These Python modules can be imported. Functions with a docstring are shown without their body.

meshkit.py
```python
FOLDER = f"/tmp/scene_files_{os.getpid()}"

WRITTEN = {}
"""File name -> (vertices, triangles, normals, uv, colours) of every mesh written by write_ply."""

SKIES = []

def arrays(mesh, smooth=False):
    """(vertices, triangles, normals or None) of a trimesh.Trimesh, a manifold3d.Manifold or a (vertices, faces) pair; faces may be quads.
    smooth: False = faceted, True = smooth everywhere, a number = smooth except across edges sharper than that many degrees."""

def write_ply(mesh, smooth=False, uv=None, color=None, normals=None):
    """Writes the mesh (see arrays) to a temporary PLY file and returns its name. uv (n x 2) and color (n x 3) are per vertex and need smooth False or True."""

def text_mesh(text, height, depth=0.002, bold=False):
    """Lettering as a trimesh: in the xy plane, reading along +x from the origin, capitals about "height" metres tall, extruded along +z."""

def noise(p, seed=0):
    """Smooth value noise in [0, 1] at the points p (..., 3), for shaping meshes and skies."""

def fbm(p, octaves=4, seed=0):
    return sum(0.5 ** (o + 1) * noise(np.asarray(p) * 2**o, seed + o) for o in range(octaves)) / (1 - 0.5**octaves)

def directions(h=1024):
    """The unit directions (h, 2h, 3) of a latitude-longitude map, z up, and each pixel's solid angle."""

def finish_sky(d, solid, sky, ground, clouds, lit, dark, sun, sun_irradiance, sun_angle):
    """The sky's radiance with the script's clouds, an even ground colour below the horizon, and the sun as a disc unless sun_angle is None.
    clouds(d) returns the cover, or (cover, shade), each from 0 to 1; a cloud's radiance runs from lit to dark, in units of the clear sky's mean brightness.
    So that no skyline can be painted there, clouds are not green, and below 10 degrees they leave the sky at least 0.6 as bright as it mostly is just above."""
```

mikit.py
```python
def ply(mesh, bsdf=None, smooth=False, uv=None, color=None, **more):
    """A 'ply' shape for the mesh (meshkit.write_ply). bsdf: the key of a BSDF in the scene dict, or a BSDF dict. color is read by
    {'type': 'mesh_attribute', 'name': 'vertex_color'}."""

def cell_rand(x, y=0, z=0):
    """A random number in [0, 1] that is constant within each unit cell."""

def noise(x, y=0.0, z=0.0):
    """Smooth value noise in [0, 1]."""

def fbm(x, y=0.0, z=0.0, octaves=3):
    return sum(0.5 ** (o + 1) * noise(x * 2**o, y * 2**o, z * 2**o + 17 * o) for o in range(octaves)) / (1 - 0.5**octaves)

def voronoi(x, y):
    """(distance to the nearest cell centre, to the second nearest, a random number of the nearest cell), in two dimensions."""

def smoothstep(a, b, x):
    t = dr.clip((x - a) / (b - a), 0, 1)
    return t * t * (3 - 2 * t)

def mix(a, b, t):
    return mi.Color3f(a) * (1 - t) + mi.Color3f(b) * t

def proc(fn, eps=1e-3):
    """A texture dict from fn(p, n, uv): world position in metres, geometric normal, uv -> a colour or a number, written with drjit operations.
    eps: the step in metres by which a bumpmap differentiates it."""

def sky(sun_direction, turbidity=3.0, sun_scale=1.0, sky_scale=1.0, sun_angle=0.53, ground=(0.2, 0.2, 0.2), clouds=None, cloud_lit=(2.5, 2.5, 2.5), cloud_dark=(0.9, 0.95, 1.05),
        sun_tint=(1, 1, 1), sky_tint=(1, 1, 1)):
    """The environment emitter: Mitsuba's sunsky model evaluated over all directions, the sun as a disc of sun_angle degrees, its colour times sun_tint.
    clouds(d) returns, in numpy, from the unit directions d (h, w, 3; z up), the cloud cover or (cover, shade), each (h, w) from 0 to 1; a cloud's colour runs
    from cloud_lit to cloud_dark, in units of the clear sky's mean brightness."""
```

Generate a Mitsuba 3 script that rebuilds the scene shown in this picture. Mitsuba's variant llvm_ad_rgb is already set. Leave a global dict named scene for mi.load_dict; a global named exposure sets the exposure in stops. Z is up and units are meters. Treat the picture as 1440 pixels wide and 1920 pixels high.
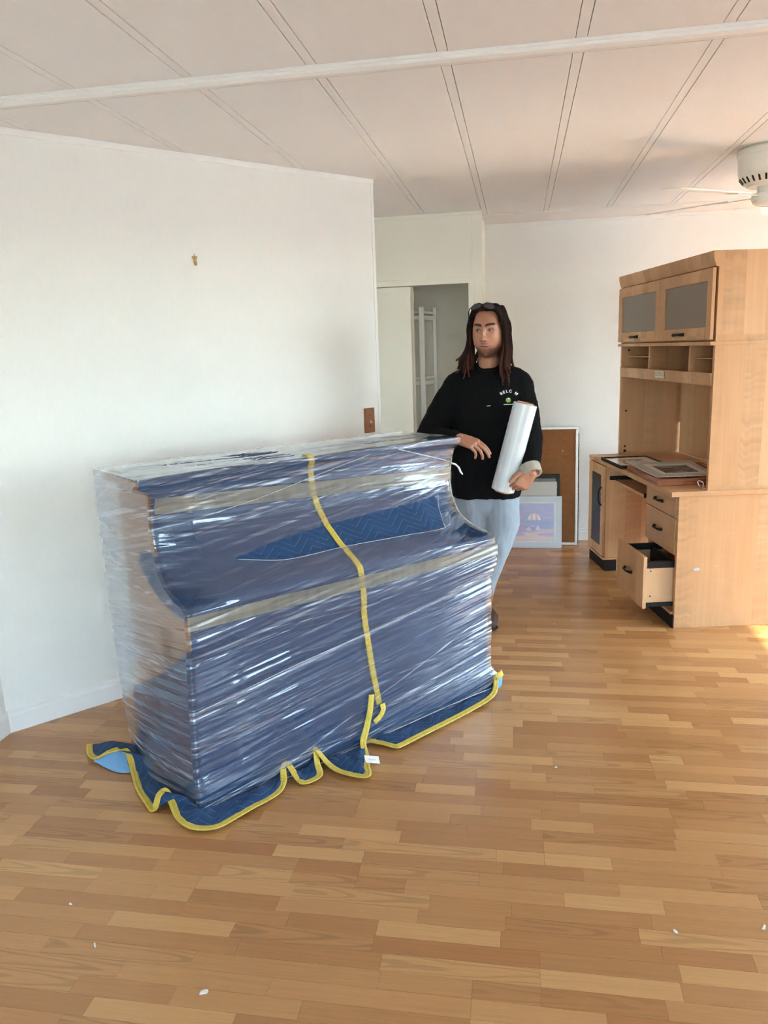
import math, random, sys
import numpy as np, trimesh, manifold3d as m3d
import mitsuba as mi, drjit as dr
import mikit, meshkit
from mikit import proc, noise, fbm, cell_rand, smoothstep, mix, voronoi

T = mi.ScalarTransform4f
rng = np.random.default_rng(7)
random.seed(7)
scene, labels = {}, {}

# ---------------------------------------------------------------- camera, sky, exposure
CAM = np.array([0.0, 0.0, 1.5527])
FWD = np.array([-0.1716, 0.9634, -0.2063])
UPV = np.array([-0.0013, 0.2092, 0.9779])
scene['camera'] = {'type': 'perspective', 'fov': 52.83, 'fov_axis': 'x', 'near_clip': 0.05, 'far_clip': 200.0,
                   'to_world': T().look_at(CAM.tolist(), (CAM + FWD).tolist(), UPV.tolist())}
scene['sky'] = mikit.sky((0.80, -0.06, 0.95), turbidity=3.0, sun_scale=0.2, sky_scale=1.0, sun_angle=1.0,
                         ground=(0.52, 0.51, 0.47), sky_tint=(1.12, 1.065, 0.89))
exposure = 5.75

# ---------------------------------------------------------------- helpers
def add(key, mesh, bsdf, smooth=False, uv=None, color=None, **kw):
    scene[key] = mikit.ply(mesh, bsdf, smooth=smooth, uv=uv, color=color, **kw)
    return key

def tag(key, label=None, category=None, group=None, kind=None):
    d = labels.setdefault(key, {})
    for k, v in (('label', label), ('category', category), ('group', group), ('kind', kind)):
        if v: d[k] = v
    return key

used = {}
def num(base):
    n = used.get(base, 0); used[base] = n + 1
    return base if n == 0 else f'{base}_{n:03d}'

def cat(*ms):
    return trimesh.util.concatenate([m for m in ms if m is not None])

def rbox(x0, x1, y0, y1, z0, z1, r=0.002):
    """A box with chamfered edges."""
    x0, x1 = min(x0, x1), max(x0, x1); y0, y1 = min(y0, y1), max(y0, y1); z0, z1 = min(z0, z1), max(z0, z1)
    r = min(r, (x1-x0)*.45, (y1-y0)*.45, (z1-z0)*.45)
    if r <= 0.0002:
        return trimesh.creation.box(bounds=[[x0, y0, z0], [x1, y1, z1]])
    P = []
    for X, sx in ((x0, 1), (x1, -1)):
        for Y, sy in ((y0, 1), (y1, -1)):
            for Z, sz in ((z0, 1), (z1, -1)):
                P += [(X+sx*r, Y+sy*r, Z), (X+sx*r, Y, Z+sz*r), (X, Y+sy*r, Z+sz*r)]
    h = trimesh.convex.convex_hull(np.array(P))
    return h

def frame(origin, ex, ey):
    """4x4 of a local frame with z up."""
    M = np.eye(4); M[:3, 0], M[:3, 1] = ex, ey; M[:3, 3] = origin
    return M

def moved(mesh, M):
    m = mesh.copy(); m.apply_transform(M); return m

def tube(path, rad, n=10, caps=True, flat=None, up=(0, 0, 1)):
    """A tube along path; rad a number or one per point; flat squeezes the section along the frame's second axis."""
    P = np.asarray(path, float); k = len(P)
    rad = np.broadcast_to(np.asarray(rad, float), (k,))
    t = np.gradient(P, axis=0); t /= np.maximum(np.linalg.norm(t, axis=1, keepdims=True), 1e-9)
    a = np.cross(t[0], up)
    if np.linalg.norm(a) < 1e-3: a = np.cross(t[0], (1, 0.1, 0))
    V = []; ang = np.arange(n)*2*np.pi/n
    for i in range(k):
        a = a - t[i]*(a @ t[i]); a /= np.linalg.norm(a); b = np.cross(t[i], a)
        f = 1.0 if flat is None else flat
        V.append(P[i] + rad[i]*(np.outer(np.cos(ang), a) + f*np.outer(np.sin(ang), b)))
    V = np.vstack(V); F = []
    for i in range(k-1):
        for j in range(n):
            q = (j+1) % n
            F += [(i*n+j, i*n+q, (i+1)*n+q), (i*n+j, (i+1)*n+q, (i+1)*n+j)]
    if caps:
        V = np.vstack([V, P[0], P[-1]]); c0, c1 = len(V)-2, len(V)-1
        for j in range(n):
            q = (j+1) % n
            F += [(c0, q, j), (c1, (k-1)*n+j, (k-1)*n+q)]
    m = trimesh.Trimesh(V, np.array(F)[:, ::-1], process=False)
    return m

def lathe(prof, n=32):
    """Turned solid about z of a profile [(r, z)...]."""
    prof = np.asarray(prof, float); k = len(prof); ang = np.arange(n)*2*np.pi/n
    V = np.stack([np.outer(prof[:, 0], np.cos(ang)), np.outer(prof[:, 0], np.sin(ang)), np.repeat(prof[:, 1:2], n, 1)], -1).reshape(-1, 3)
    F = []
    for i in range(k-1):
        for j in range(n):
            q = (j+1) % n
            F += [(i*n+j, i*n+q, (i+1)*n+q), (i*n+j, (i+1)*n+q, (i+1)*n+j)]
    m = trimesh.Trimesh(V, F, process=True)
    m.fix_normals()
    return m

def prism(poly, axis, lo, hi):
    """Extrudes a 2D polygon [(a, b)...]; axis 0: (y,z) along x, axis 1: (x,z) along y, axis 2: (x,y) along z."""
    from shapely.geometry import Polygon
    m = trimesh.creation.extrude_polygon(Polygon(poly), hi-lo, engine='earcut')
    v = m.vertices.copy()
    if axis == 0: w = np.stack([v[:, 2]+lo, v[:, 0], v[:, 1]], 1)
    elif axis == 1: w = np.stack([v[:, 0], v[:, 2]+lo, v[:, 1]], 1)
    else: w = np.stack([v[:, 0], v[:, 1], v[:, 2]+lo], 1)
    m = trimesh.Trimesh(w, m.faces, process=False)
    m.fix_normals()
    return m

def grid_mesh(P, closed_u=False):
    """Quad grid of points P (rows, cols, 3) as triangles."""
    r, c = P.shape[:2]
    F = []
    idx = np.arange(r*c).reshape(r, c)
    a, b, d, e = idx[:-1, :-1], idx[:-1, 1:], idx[1:, :-1], idx[1:, 1:]
    F = np.concatenate([np.stack([a, b, e], -1).reshape(-1, 3), np.stack([a, e, d], -1).reshape(-1, 3)])
    return trimesh.Trimesh(P.reshape(-1, 3), F, process=False)

def lerpc(x, xs, ys):
    return np.interp(x, xs, ys)

def spline(pts, n):
    """Catmull-Rom points through pts, n samples in all."""
    P = np.asarray(pts, float)
    Q = np.vstack([2*P[0]-P[1], P, 2*P[-1]-P[-2]])
    k = len(P)-1
    t = np.linspace(0, k-1e-9, n); i = t.astype(int); f = (t-i)[:, None]
    p0, p1, p2, p3 = Q[i], Q[i+1], Q[i+2], Q[i+3]
    return 0.5*((2*p1) + (-p0+p2)*f + (2*p0-5*p1+4*p2-p3)*f**2 + (-p0+3*p1-3*p2+p3)*f**3)

def mat(key, color, rough=0.5, spec=0.5, bump=None, bump_scale=1.0, **kw):
    d = {'type': 'principled', 'base_color': color if isinstance(color, dict) else {'type': 'rgb', 'value': list(color)}, 'roughness': rough, 'specular': spec, **kw}
    if bump is not None:
        d = {'type': 'bumpmap', 'arbitrary': bump, 'scale': bump_scale, 'b': d}
    scene[key] = {'type': 'twosided', 'b': d}
    return key

# ---------------------------------------------------------------- materials
def wall_col(p, n, uv):
    g = fbm(p.x*3.1, p.y*3.1, p.z*2.3, 3)
    f = noise((p.x+p.y)*260, (p.x-p.y)*260, p.z*24)
    s = 0.965 + 0.03*g + 0.03*f
    return mi.Color3f(0.80, 0.80, 0.765)*s
def linen(p, n, uv):
    return noise((p.x+p.y)*330, (p.x-p.y)*330, p.z*40)*0.7 + noise(p.x*25, p.y*25, p.z*25)*0.6
mat('wall_paint', proc(wall_col), 0.42, 0.35, bump=proc(linen, 2e-3), bump_scale=0.00022)
mat('trim_paint', (0.80, 0.80, 0.78), 0.35, 0.4)
mat('cream_paint', (0.81, 0.775, 0.67), 0.4, 0.4)
def closet_shade_col(p, n, uv):
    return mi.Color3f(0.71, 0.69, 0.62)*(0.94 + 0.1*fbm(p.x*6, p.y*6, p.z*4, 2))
mat('closet_shade_paint', proc(closet_shade_col), 0.6, 0.2)  # cream taken darker: some of the closet shade is put into the paint
def ceil_col(p, n, uv):
    return mi.Color3f(0.72, 0.70, 0.68)*(0.965 + 0.025*fbm(p.x*2.5, p.y*2.5, 0.0, 3) + 0.03*noise(p.x*240, p.y*240))
mat('ceiling_paint', proc(ceil_col), 0.65, 0.25)
mat('groove', (0.42, 0.39, 0.36), 0.8, 0.1)

def strip_col(p, n, uv):
    i = dr.floor(uv.y)
    a, b, c = cell_rand(i, 3), cell_rand(i, 5), cell_rand(i, 9)
    col = mix((0.360, 0.168, 0.060), (0.560, 0.320, 0.133), a*a*0.55 + a*0.3)
    col = mix(col, (0.340, 0.140, 0.048), smoothstep(0.7, 0.95, b)*0.5)
    x, y = uv.x, (uv.y - i)
    warp = fbm(x*5.0 + c*70, y*2.0 + i*0.37, 0.0, 2)
    g = noise(x*5 + c*40, y*22 + warp*5 + i*7.3)
    fine = noise(x*28 + c*90, y*75 + i*3.1)
    cath = 0.5 + 0.5*dr.sin((y*2.2 - 1.1)*(y*2.2 - 1.1)*9 + x*17*(0.5+c) + warp*9)
    figured = smoothstep(0.72, 0.8, c)
    k = 0.90 + 0.10*g + 0.08*fine - 0.17*figured*smoothstep(0.62, 0.95, cath)
    return col*k
mat('oak_strip', proc(strip_col), 0.27, 0.5, clearcoat=0.5, clearcoat_gloss=0.86)
mat('subfloor', (0.10, 0.045, 0.018), 0.8, 0.1)

DK_O = np.array([0.836, 4.214, 0.0]); DK_A = np.array([0.9806, 0.1959, 0.0]); DK_B = np.array([-0.1959, 0.9806, 0.0])
def maple_col(p, n, uv):
    a = (p.x-0.836)*0.9806 + (p.y-4.214)*0.1959
    b = (p.x-0.836)*-0.1959 + (p.y-4.214)*0.9806
    w = a + b*1.07 + 0.13*dr.floor(p.z*1.28)
    band = dr.floor(w*9.0 + 0.25*noise(p.z*0.7, 3.3))
    t = cell_rand(band, 4)
    grain = noise(w*110, p.z*5, band)
    soft = fbm(w*14, p.z*2.2, band, 2)
    curl = noise(w*7 + band*5, p.z*62 + 2.5*noise(w*30, p.z*3))*smoothstep(0.45, 0.8, cell_rand(band, 8))
    col = mix((0.460, 0.228, 0.100), (0.600, 0.355, 0.190), 0.65*t + 0.40*soft)
    return col*(0.94 + 0.08*grain - 0.17*curl)
mat('maple', proc(maple_col), 0.42, 0.3)
mat('maple_edge', (0.56, 0.34, 0.19), 0.4, 0.4)
mat('black_plastic', (0.010, 0.009, 0.010), 0.45, 0.22)
mat('black_board', (0.014, 0.009, 0.008), 0.6, 0.15)
mat('frosted_glass', (0.20, 0.165, 0.130), 0.4, 0.4)
mat('dark_glass', (0.030, 0.027, 0.027), 0.35, 0.3)
mat('white_gloss', (0.80, 0.80, 0.78), 0.25, 0.5)
mat('fan_white', (0.74, 0.74, 0.68), 0.3, 0.5)
mat('switch_brown', (0.27, 0.105, 0.045), 0.4, 0.4)
mat('brass', (0.55, 0.40, 0.17), 0.25, 0.5, metallic=1.0)
mat('steel', (0.55, 0.55, 0.55), 0.3, 0.5, metallic=1.0)
# ---------------------------------------------------------------- floor
add('floor', rbox(-4.2, 3.1, -3.1, 6.4, -0.12, -0.0035, 0), 'subfloor'); tag('floor', 'strip oak floor with a satin finish', kind='structure')
strips = []
SW = 0.0583
row = 0
y = -1.2
while y < 6.19:
    plank, k3 = divmod(row, 3)
    r1 = np.random.default_rng(1000+plank)
    x = -3.0 - r1.uniform(0, 1.6)
    ends = []
    while x < 3.0:
        x += 1.72 + r1.uniform(-.05, .05); ends.append(x)
    r2 = np.random.default_rng(5000+row)
    cuts = [-3.3]
    while cuts[-1] < 3.0:
        cuts.append(cuts[-1] + r2.uniform(0.20, 0.50))
    pts = [c for c in cuts if all(abs(c-e) > 0.1 for e in ends)] + ends
    pts = sorted(pts)
    for a, b in zip(pts[:-1], pts[1:]):
        strips.append((a, b, y, y+SW, row))
    y += SW; row += 1
CR = np.cross(FWD, UPV)
def project(P):
    d = np.asarray(P, float)-CAM; z = d@FWD
    return np.stack([720+1449.35*(d@CR)/z, 960-1449.35*(d@UPV)/z], -1), z
def strip_mesh(s, i):
    a, b, y0, y1, r = s
    g = 0.00022; top = -0.0004*random.random()
    m = trimesh.creation.box(bounds=[[a+g, y0+g, -0.0045], [b-g, y1-g, top]])
    m.unmerge_vertices()
    v = m.vertices
    uv = np.stack([v[:, 0]+0.37*i, i + 0.02 + 0.96*(v[:, 1]-y0)/SW], 1)
    return m, uv
area = []
for s in strips:
    q, z = project([(s[0], s[2], 0), (s[1], s[2], 0), (s[1], s[3], 0), (s[0], s[3], 0)])
    if z.min() < 0.4: area.append(0); continue
    q = np.clip(q, [0, 0], [1440, 1920])
    x_, y_ = q[:, 0], q[:, 1]
    A_ = 0.5*abs(np.dot(x_, np.roll(y_, 1))-np.dot(y_, np.roll(x_, 1)))
    c = np.mean([(s[0]+s[1])/2, (s[2]+s[3])/2])
    # strips hidden under the wrapped piano do not count
    px = np.array([(s[0]+s[1])/2, (s[2]+s[3])/2])-np.array([-1.079, 2.258]); pu, pv = px@[0.67, 0.742], px@[-0.742, 0.67]
    if -0.1 < pu < 1.5 and -0.05 < pv < 2.0: A_ = 0
    area.append(A_)
order = np.argsort(area)[::-1]
near, rest = order[:296], order[296:]
for k, i in enumerate(near):
    m, uv = strip_mesh(strips[i], int(i))
    add(num('floor__strip'), m, 'oak_strip', uv=uv)
ms = [strip_mesh(strips[i], int(i)) for i in rest]
add('floor__far_strips', cat(*[m for m, _ in ms]), 'oak_strip', uv=np.vstack([u for _, u in ms])); tag('floor__far_strips', kind='stuff')

# ---------------------------------------------------------------- ceiling: panels between flush battens, a cross beam
add('ceiling', rbox(-4.2, 3.1, -3.1, 6.4, 2.448, 2.6, 0), 'groove'); tag('ceiling', 'white painted panel ceiling with batten strips', kind='structure')
BW, GV, PITCH = 0.031, 0.0026, 0.4155
xs = [-0.233 + PITCH*k for k in range(-10, 9)]
for (y0, y1) in ((-3.1, 2.617), (2.742, 5.72)):
    for k, xb in enumerate(xs):
        add(num('ceiling__batten'), rbox(xb-BW/2, xb+BW/2, y0, y1, 2.4405, 2.452, .0008), 'ceiling_paint')
        if k < len(xs)-1:
            add(num('ceiling__panel'), rbox(xb+BW/2+GV, xs[k+1]-BW/2-GV, y0, y1, 2.44, 2.452, .001), 'ceiling_paint')
add('ceiling__band', rbox(-4.2, 3.1, 2.6755, 2.7395, 2.4402, 2.452, .001), 'ceiling_paint')
add('ceiling__cross_beam', cat(rbox(-4.2, 3.1, 2.6175, 2.6755, 2.431, 2.452, .002), rbox(-4.2, 3.1, 2.625, 2.660, 2.421, 2.434, .003)), 'trim_paint'); tag('ceiling__cross_beam', 'white beam strip running across the ceiling panels')
add('ceiling__edge_board', cat(rbox(-4.2, 3.1, 5.72, 5.86, 2.439, 2.452, .002), rbox(-4.2, 3.1, 5.745, 5.86, 2.431, 2.441, .002), rbox(-4.2, 3.1, 5.862, 6.3, 2.441, 2.452, .001)), 'ceiling_paint')

# ---------------------------------------------------------------- walls
WD = np.array([math.sin(math.radians(40.4)), math.cos(math.radians(40.4)), 0]); WN = np.array([WD[1], -WD[0], 0])   # angled left wall: direction, normal into the room
WO = np.array([-0.776, 4.344, 0.0])
WL = frame(WO, WD, -WN)          # local x along the wall (0 at its free end, negative towards the corner), local y into the wall
LEN = 2.125
def wl(mesh): return moved(mesh, WL)
add('wall_left', wl(rbox(-LEN-0.02, 0, 0, 0.11, -0.003, 2.441, .0)), 'wall_paint'); tag('wall_left', 'long off-white angled wall behind the wrapped piano', kind='structure')
# ragged caulked crown strip along the top, bead down the free end
edge = np.linspace(-LEN, 0, 260)
jag = 0.0035*meshkit.noise(np.stack([edge*16, edge*0, edge*0], 1), 3) + 0.0025*(meshkit.noise(np.stack([edge*60, edge*0+4, edge*0], 1), 5) > .72)
top = np.stack([edge, np.full_like(edge, -0.012)-jag, np.full_like(edge, 2.4395)], 1)
bot = np.stack([edge, np.full_like(edge, -0.009), np.full_like(edge, 2.4395-0.024)], 1)
bk = np.stack([edge, np.full_like(edge, 0.002), np.full_like(edge, 2.4395-0.0255)], 1)
tk = np.stack([edge, np.full_like(edge, 0.002), np.full_like(edge, 2.4395)], 1)
add('trim_1', wl(grid_mesh(np.stack([tk, top, bot, bk], 0))), 'trim_paint', smooth=30); tag('trim_1', 'thin white caulked strip along the top of the angled wall', kind='structure')
add('trim_2', wl(rbox(-0.014, 0.004, -0.005, 0.114, 0, 2.4395, .0015)), 'trim_paint'); tag('trim_2', 'white corner bead at the free end of the angled wall', kind='structure')
def baseboard(x0, x1, d=0.013, h=0.098, s=1):
    pr = [(0, 0), (-d, 0), (-d, h*.70), (-d*.8, h*.78), (-d*.55, h*.84), (-d*.5, h*.97), (0, h)]
    return prism(pr, 0, x0, x1)
add('baseboard_left', wl(baseboard(-LEN+.004, -0.014)), 'trim_paint', smooth=25); tag('baseboard_left', 'white moulded baseboard under the angled wall', kind='structure')
CRN = WO - WD*LEN
SX = CRN[0]
add('wall_side', rbox(SX-0.1, SX, -3.1, CRN[1]+.03, -0.003, 2.441, 0), 'wall_paint'); tag('wall_side', 'off-white side wall left of the angled wall', kind='structure')
add('baseboard_side', moved(baseboard(-3.0, CRN[1]-.003), frame([SX, 0, 0], [0, 1, 0], [-1, 0, 0])), 'trim_paint', smooth=25); tag('baseboard_side', 'white baseboard of the side wall', kind='structure')
BX0, BX1, BZ0, BZ1 = -1.2, 2.7, .50, 2.25  # opening of an unseen window, added as fill light for the room
add('wall_back', cat(rbox(-2.3, BX0, -3.1, -3.0, -0.003, 2.441, 0), rbox(BX1, 3.1, -3.1, -3.0, -0.003, 2.441, 0), rbox(BX0, BX1, -3.1, -3.0, -0.003, BZ0, 0), rbox(BX0, BX1, -3.1, -3.0, BZ1, 2.441, 0)), 'wall_paint')
add('window_3', cat(*[rbox(x-.03, x+.03, -3.06, -3.0, BZ0, BZ1) for x in (BX0+.03, -.3, 1.1, BX1-.03)], rbox(BX0, BX1, -3.06, -3.0, BZ0, BZ0+.05), rbox(BX0, BX1, -3.06, -3.0, BZ1-.05, BZ1)), 'white_gloss'); tag('window_3', 'unseen wide white framed window added behind the viewer to fill the room with light', kind='structure'); tag('wall_back', 'off-white wall behind the viewer', kind='structure')
HY0, HY1, HZ0, HZ1 = 2.75, 3.85, .30, 2.30  # unseen hallway window, added and placed to brighten the closet wall
add('wall_hall', cat(rbox(-3.6, -3.5, 1.0, HY0, -0.003, 2.441, 0), rbox(-3.6, -3.5, HY1, 6.3, -0.003, 2.441, 0), rbox(-3.6, -3.5, HY0, HY1, -0.003, HZ0, 0), rbox(-3.6, -3.5, HY0, HY1, HZ1, 2.441, 0)), 'cream_paint'); tag('wall_hall', 'cream wall with an added window at the end of the hallway', kind='structure')
add('window_4', cat(*[rbox(-3.56, -3.5, y-.03, y+.03, HZ0, HZ1) for y in (HY0+.03, (HY0+HY1)/2, HY1-.03)], rbox(-3.56, -3.5, HY0, HY1, HZ0, HZ0+.05), rbox(-3.56, -3.5, HY0, HY1, HZ1-.05, HZ1)), 'white_gloss'); tag('window_4', 'unseen white framed window added at the hallway end to brighten the closet wall', kind='structure')
add('wall_hall_near', rbox(-3.6, SX-.09, 2.6, 2.7, -0.003, 2.441, 0), 'cream_paint'); tag('wall_hall_near', 'cream wall of the hallway behind the angled wall', kind='structure')
YF, YC, XC = 6.19, 5.546, -0.253
add('wall_far', rbox(XC-.3, 3.1, YF, YF+.1, -0.003, 2.441, 0), 'wall_paint'); tag('wall_far', 'off-white far wall behind the person and the desk', kind='structure')
add('trim_3', rbox(XC, 3.0, YF-.012, YF, 2.416, 2.441, .002), 'trim_paint'); tag('trim_3', 'white strip along the top of the far wall', kind='structure')
add('baseboard_far', moved(baseboard(XC+.01, 2.99), frame([0, YF, 0], [1, 0, 0], [0, 1, 0])), 'trim_paint', smooth=25); tag('baseboard_far', 'white baseboard under the far wall', kind='structure')
# right wall with two tall window openings (outside the frame, they light the room)
WIN = ((0.40, 1.28, 0.40, 2.20), (2.95, 5.45, 0.06, 2.20))
pieces = []
ycut = [-3.1] + [v for w in WIN for v in w[:2]] + [6.3]
for a, b in zip(ycut[0::2], ycut[1::2]):
    pieces.append(rbox(3.0, 3.1, a, b, -0.003, 2.441, 0))
for (a, b, z0, z1) in WIN:
    pieces += [rbox(3.0, 3.1, a, b, -0.003, z0, 0), rbox(3.0, 3.1, a, b, z1, 2.441, 0)]
add('wall_right', cat(*pieces), 'wall_paint'); tag('wall_right', 'off-white right wall with two tall windows', kind='structure')
for k, (a, b, z0, z1) in enumerate(WIN):
    nm = f'window_{k+1}'
    m = (a+b)/2
    add(nm, cat(rbox(3.0, 3.06, a, a+.05, z0, z1), rbox(3.0, 3.06, b-.05, b, z0, z1), rbox(3.0, 3.06, a, b, z0, z0+.05), rbox(3.0, 3.06, a, b, z1-.05, z1), rbox(3.0, 3.06, m-.035, m+.035, z0, z1)), 'white_gloss')
    tag(nm, 'tall white framed glass door in the right wall', kind='structure')

# ---------------------------------------------------------------- closet front with a sliding door
OX0, OX1, OZ = -2.0, -0.337, 1.981
add('wall_closet', cat(rbox(-3.6, XC, YC, YC+.07, OZ, 2.441, 0), rbox(OX1, XC, YC, YC+.07, -0.003, OZ+.01, 0), rbox(-3.6, OX0, YC, YC+.07, -0.003, OZ+.01, 0), rbox(XC-.07, XC, YC+.06, YF+.02, -0.003, 2.441, 0)), 'cream_paint'); tag('wall_closet', 'cream wall around the closet opening in the hallway', kind='structure')
add('trim_4', cat(rbox(OX0, OX1+.034, YC-.012, YC+.003, OZ-.006, OZ+.034, .002), rbox(OX1-.001, OX1+.034, YC-.012, YC+.003, 0, OZ+.034, .002), rbox(OX1-.006, OX1+.003, YC-.004, YC+.072, 0, OZ, .001)), 'cream_paint'); tag('trim_4', 'cream casing around the closet opening', kind='structure')
add('trim_5', cat(rbox(-3.5, XC+.006, YC-.008, YC, 2.418, 2.441, .002), rbox(XC-.062, XC+.006, YC-.006, YC, 0, 2.42, .002), rbox(XC-.004, XC+.006, YC-.006, YC+.05, 0, 2.441, .002)), 'cream_paint'); tag('trim_5', 'cream corner board and top strip beside the closet', kind='structure')
add('door_1', rbox(-1.62, -0.748, YC+.012, YC+.042, 0.012, 1.972, .002), 'cream_paint'); tag('door_1', 'flat cream sliding closet door, half open', kind='structure')
add('door_2', rbox(-1.60, -0.732, YC+.050, YC+.066, 0.012, 1.972, .002), 'closet_shade_paint'); tag('door_2', 'second sliding closet door behind the first', kind='structure')
add('wall_closet_inner', cat(rbox(-2.05, XC-.06, YF-.02, YF+.05, -0.003, 2.3, 0), rbox(-2.1, -2.03, YC+.06, YF, -0.003, 2.3, 0), rbox(-2.1, XC-.05, YC+.06, YF+.05, 2.25, 2.3, 0)), 'closet_shade_paint'); tag('wall_closet_inner', 'inside of the closet in cream paint darkened for shade', kind='structure')
# white rack standing in the closet
RY = 5.86
rk = 'closet_rack'
tag(rk, 'white metal rack with posts and rails standing inside the open closet', 'rack')
for (x0, x1, y0, y1, z1) in ((-0.728, -0.690, RY-.03, RY, 1.846), (-0.655, -0.628, RY+.25, RY+.275, 1.852), (-1.10, -1.07, RY-.03, RY, 1.846), (-1.03, -1.0, RY+.25, RY+.275, 1.85)):
    add(num(rk+'__post'), rbox(x0, x1, y0, y1, 0, z1, .003), 'white_gloss')
for z in (1.80, 1.32, 0.80, 0.25):
    for dz, h in ((0, .016), (-.045, .03)):
        add(num(rk+'__rail'), rbox(-1.075, -0.73, RY-.026, RY-.006, z+dz, z+dz+h, .002), 'white_gloss')
        p0_, p1_ = np.array([-0.70, RY, z+dz+h/2]), np.array([-0.642, RY+.255, z+dz+h/2])
        d_ = (p1_-p0_); L_ = np.linalg.norm(d_); d_ /= L_
        add(num(rk+'__rail'), moved(rbox(0, L_, -.008, .008, -h/2, h/2, .002), frame(p0_, d_, [-d_[1], d_[0], 0])), 'white_gloss')
add(rk+'__panel', rbox(-1.0, -0.655, RY+.262, RY+.268, 0.2, 1.79, .001), 'closet_shade_paint')

# ---------------------------------------------------------------- wall things
def on_wall(x, z): return WO + WD*x + np.array([0, 0, z])
sx = -0.082
tag('light_switch', 'brown wooden toggle switch plate at the end of the angled wall', 'light switch')
add('light_switch__plate', wl(cat(rbox(sx-.038, sx+.038, -.006, 0.001, 1.093, 1.232, .003), rbox(sx-.030, sx+.030, -.008, -.005, 1.101, 1.224, .002))), 'switch_brown')
add('light_switch__toggle', wl(moved(rbox(-.0045, .0045, -.022, 0, -.006, .006, .002), T4 if False else np.array([[1, 0, 0, sx+.002], [0, .9, -.42, -.004], [0, .42, .9, 1.160], [0, 0, 0, 1]]))), 'maple_edge'); tag('light_switch__toggle', 'small pale toggle lever')
for z in (1.132, 1.190):
    add(num('light_switch__screw'), wl(moved(trimesh.creation.cylinder(radius=.0035, height=.003, sections=10), np.array([[1, 0, 0, sx], [0, 0, 1, -.0085], [0, 1, 0, z], [0, 0, 0, 1]]))), 'black_board')
hx = -1.072
tag('picture_hook', 'small brass picture hook nailed high on the angled wall', 'hook')
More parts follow.
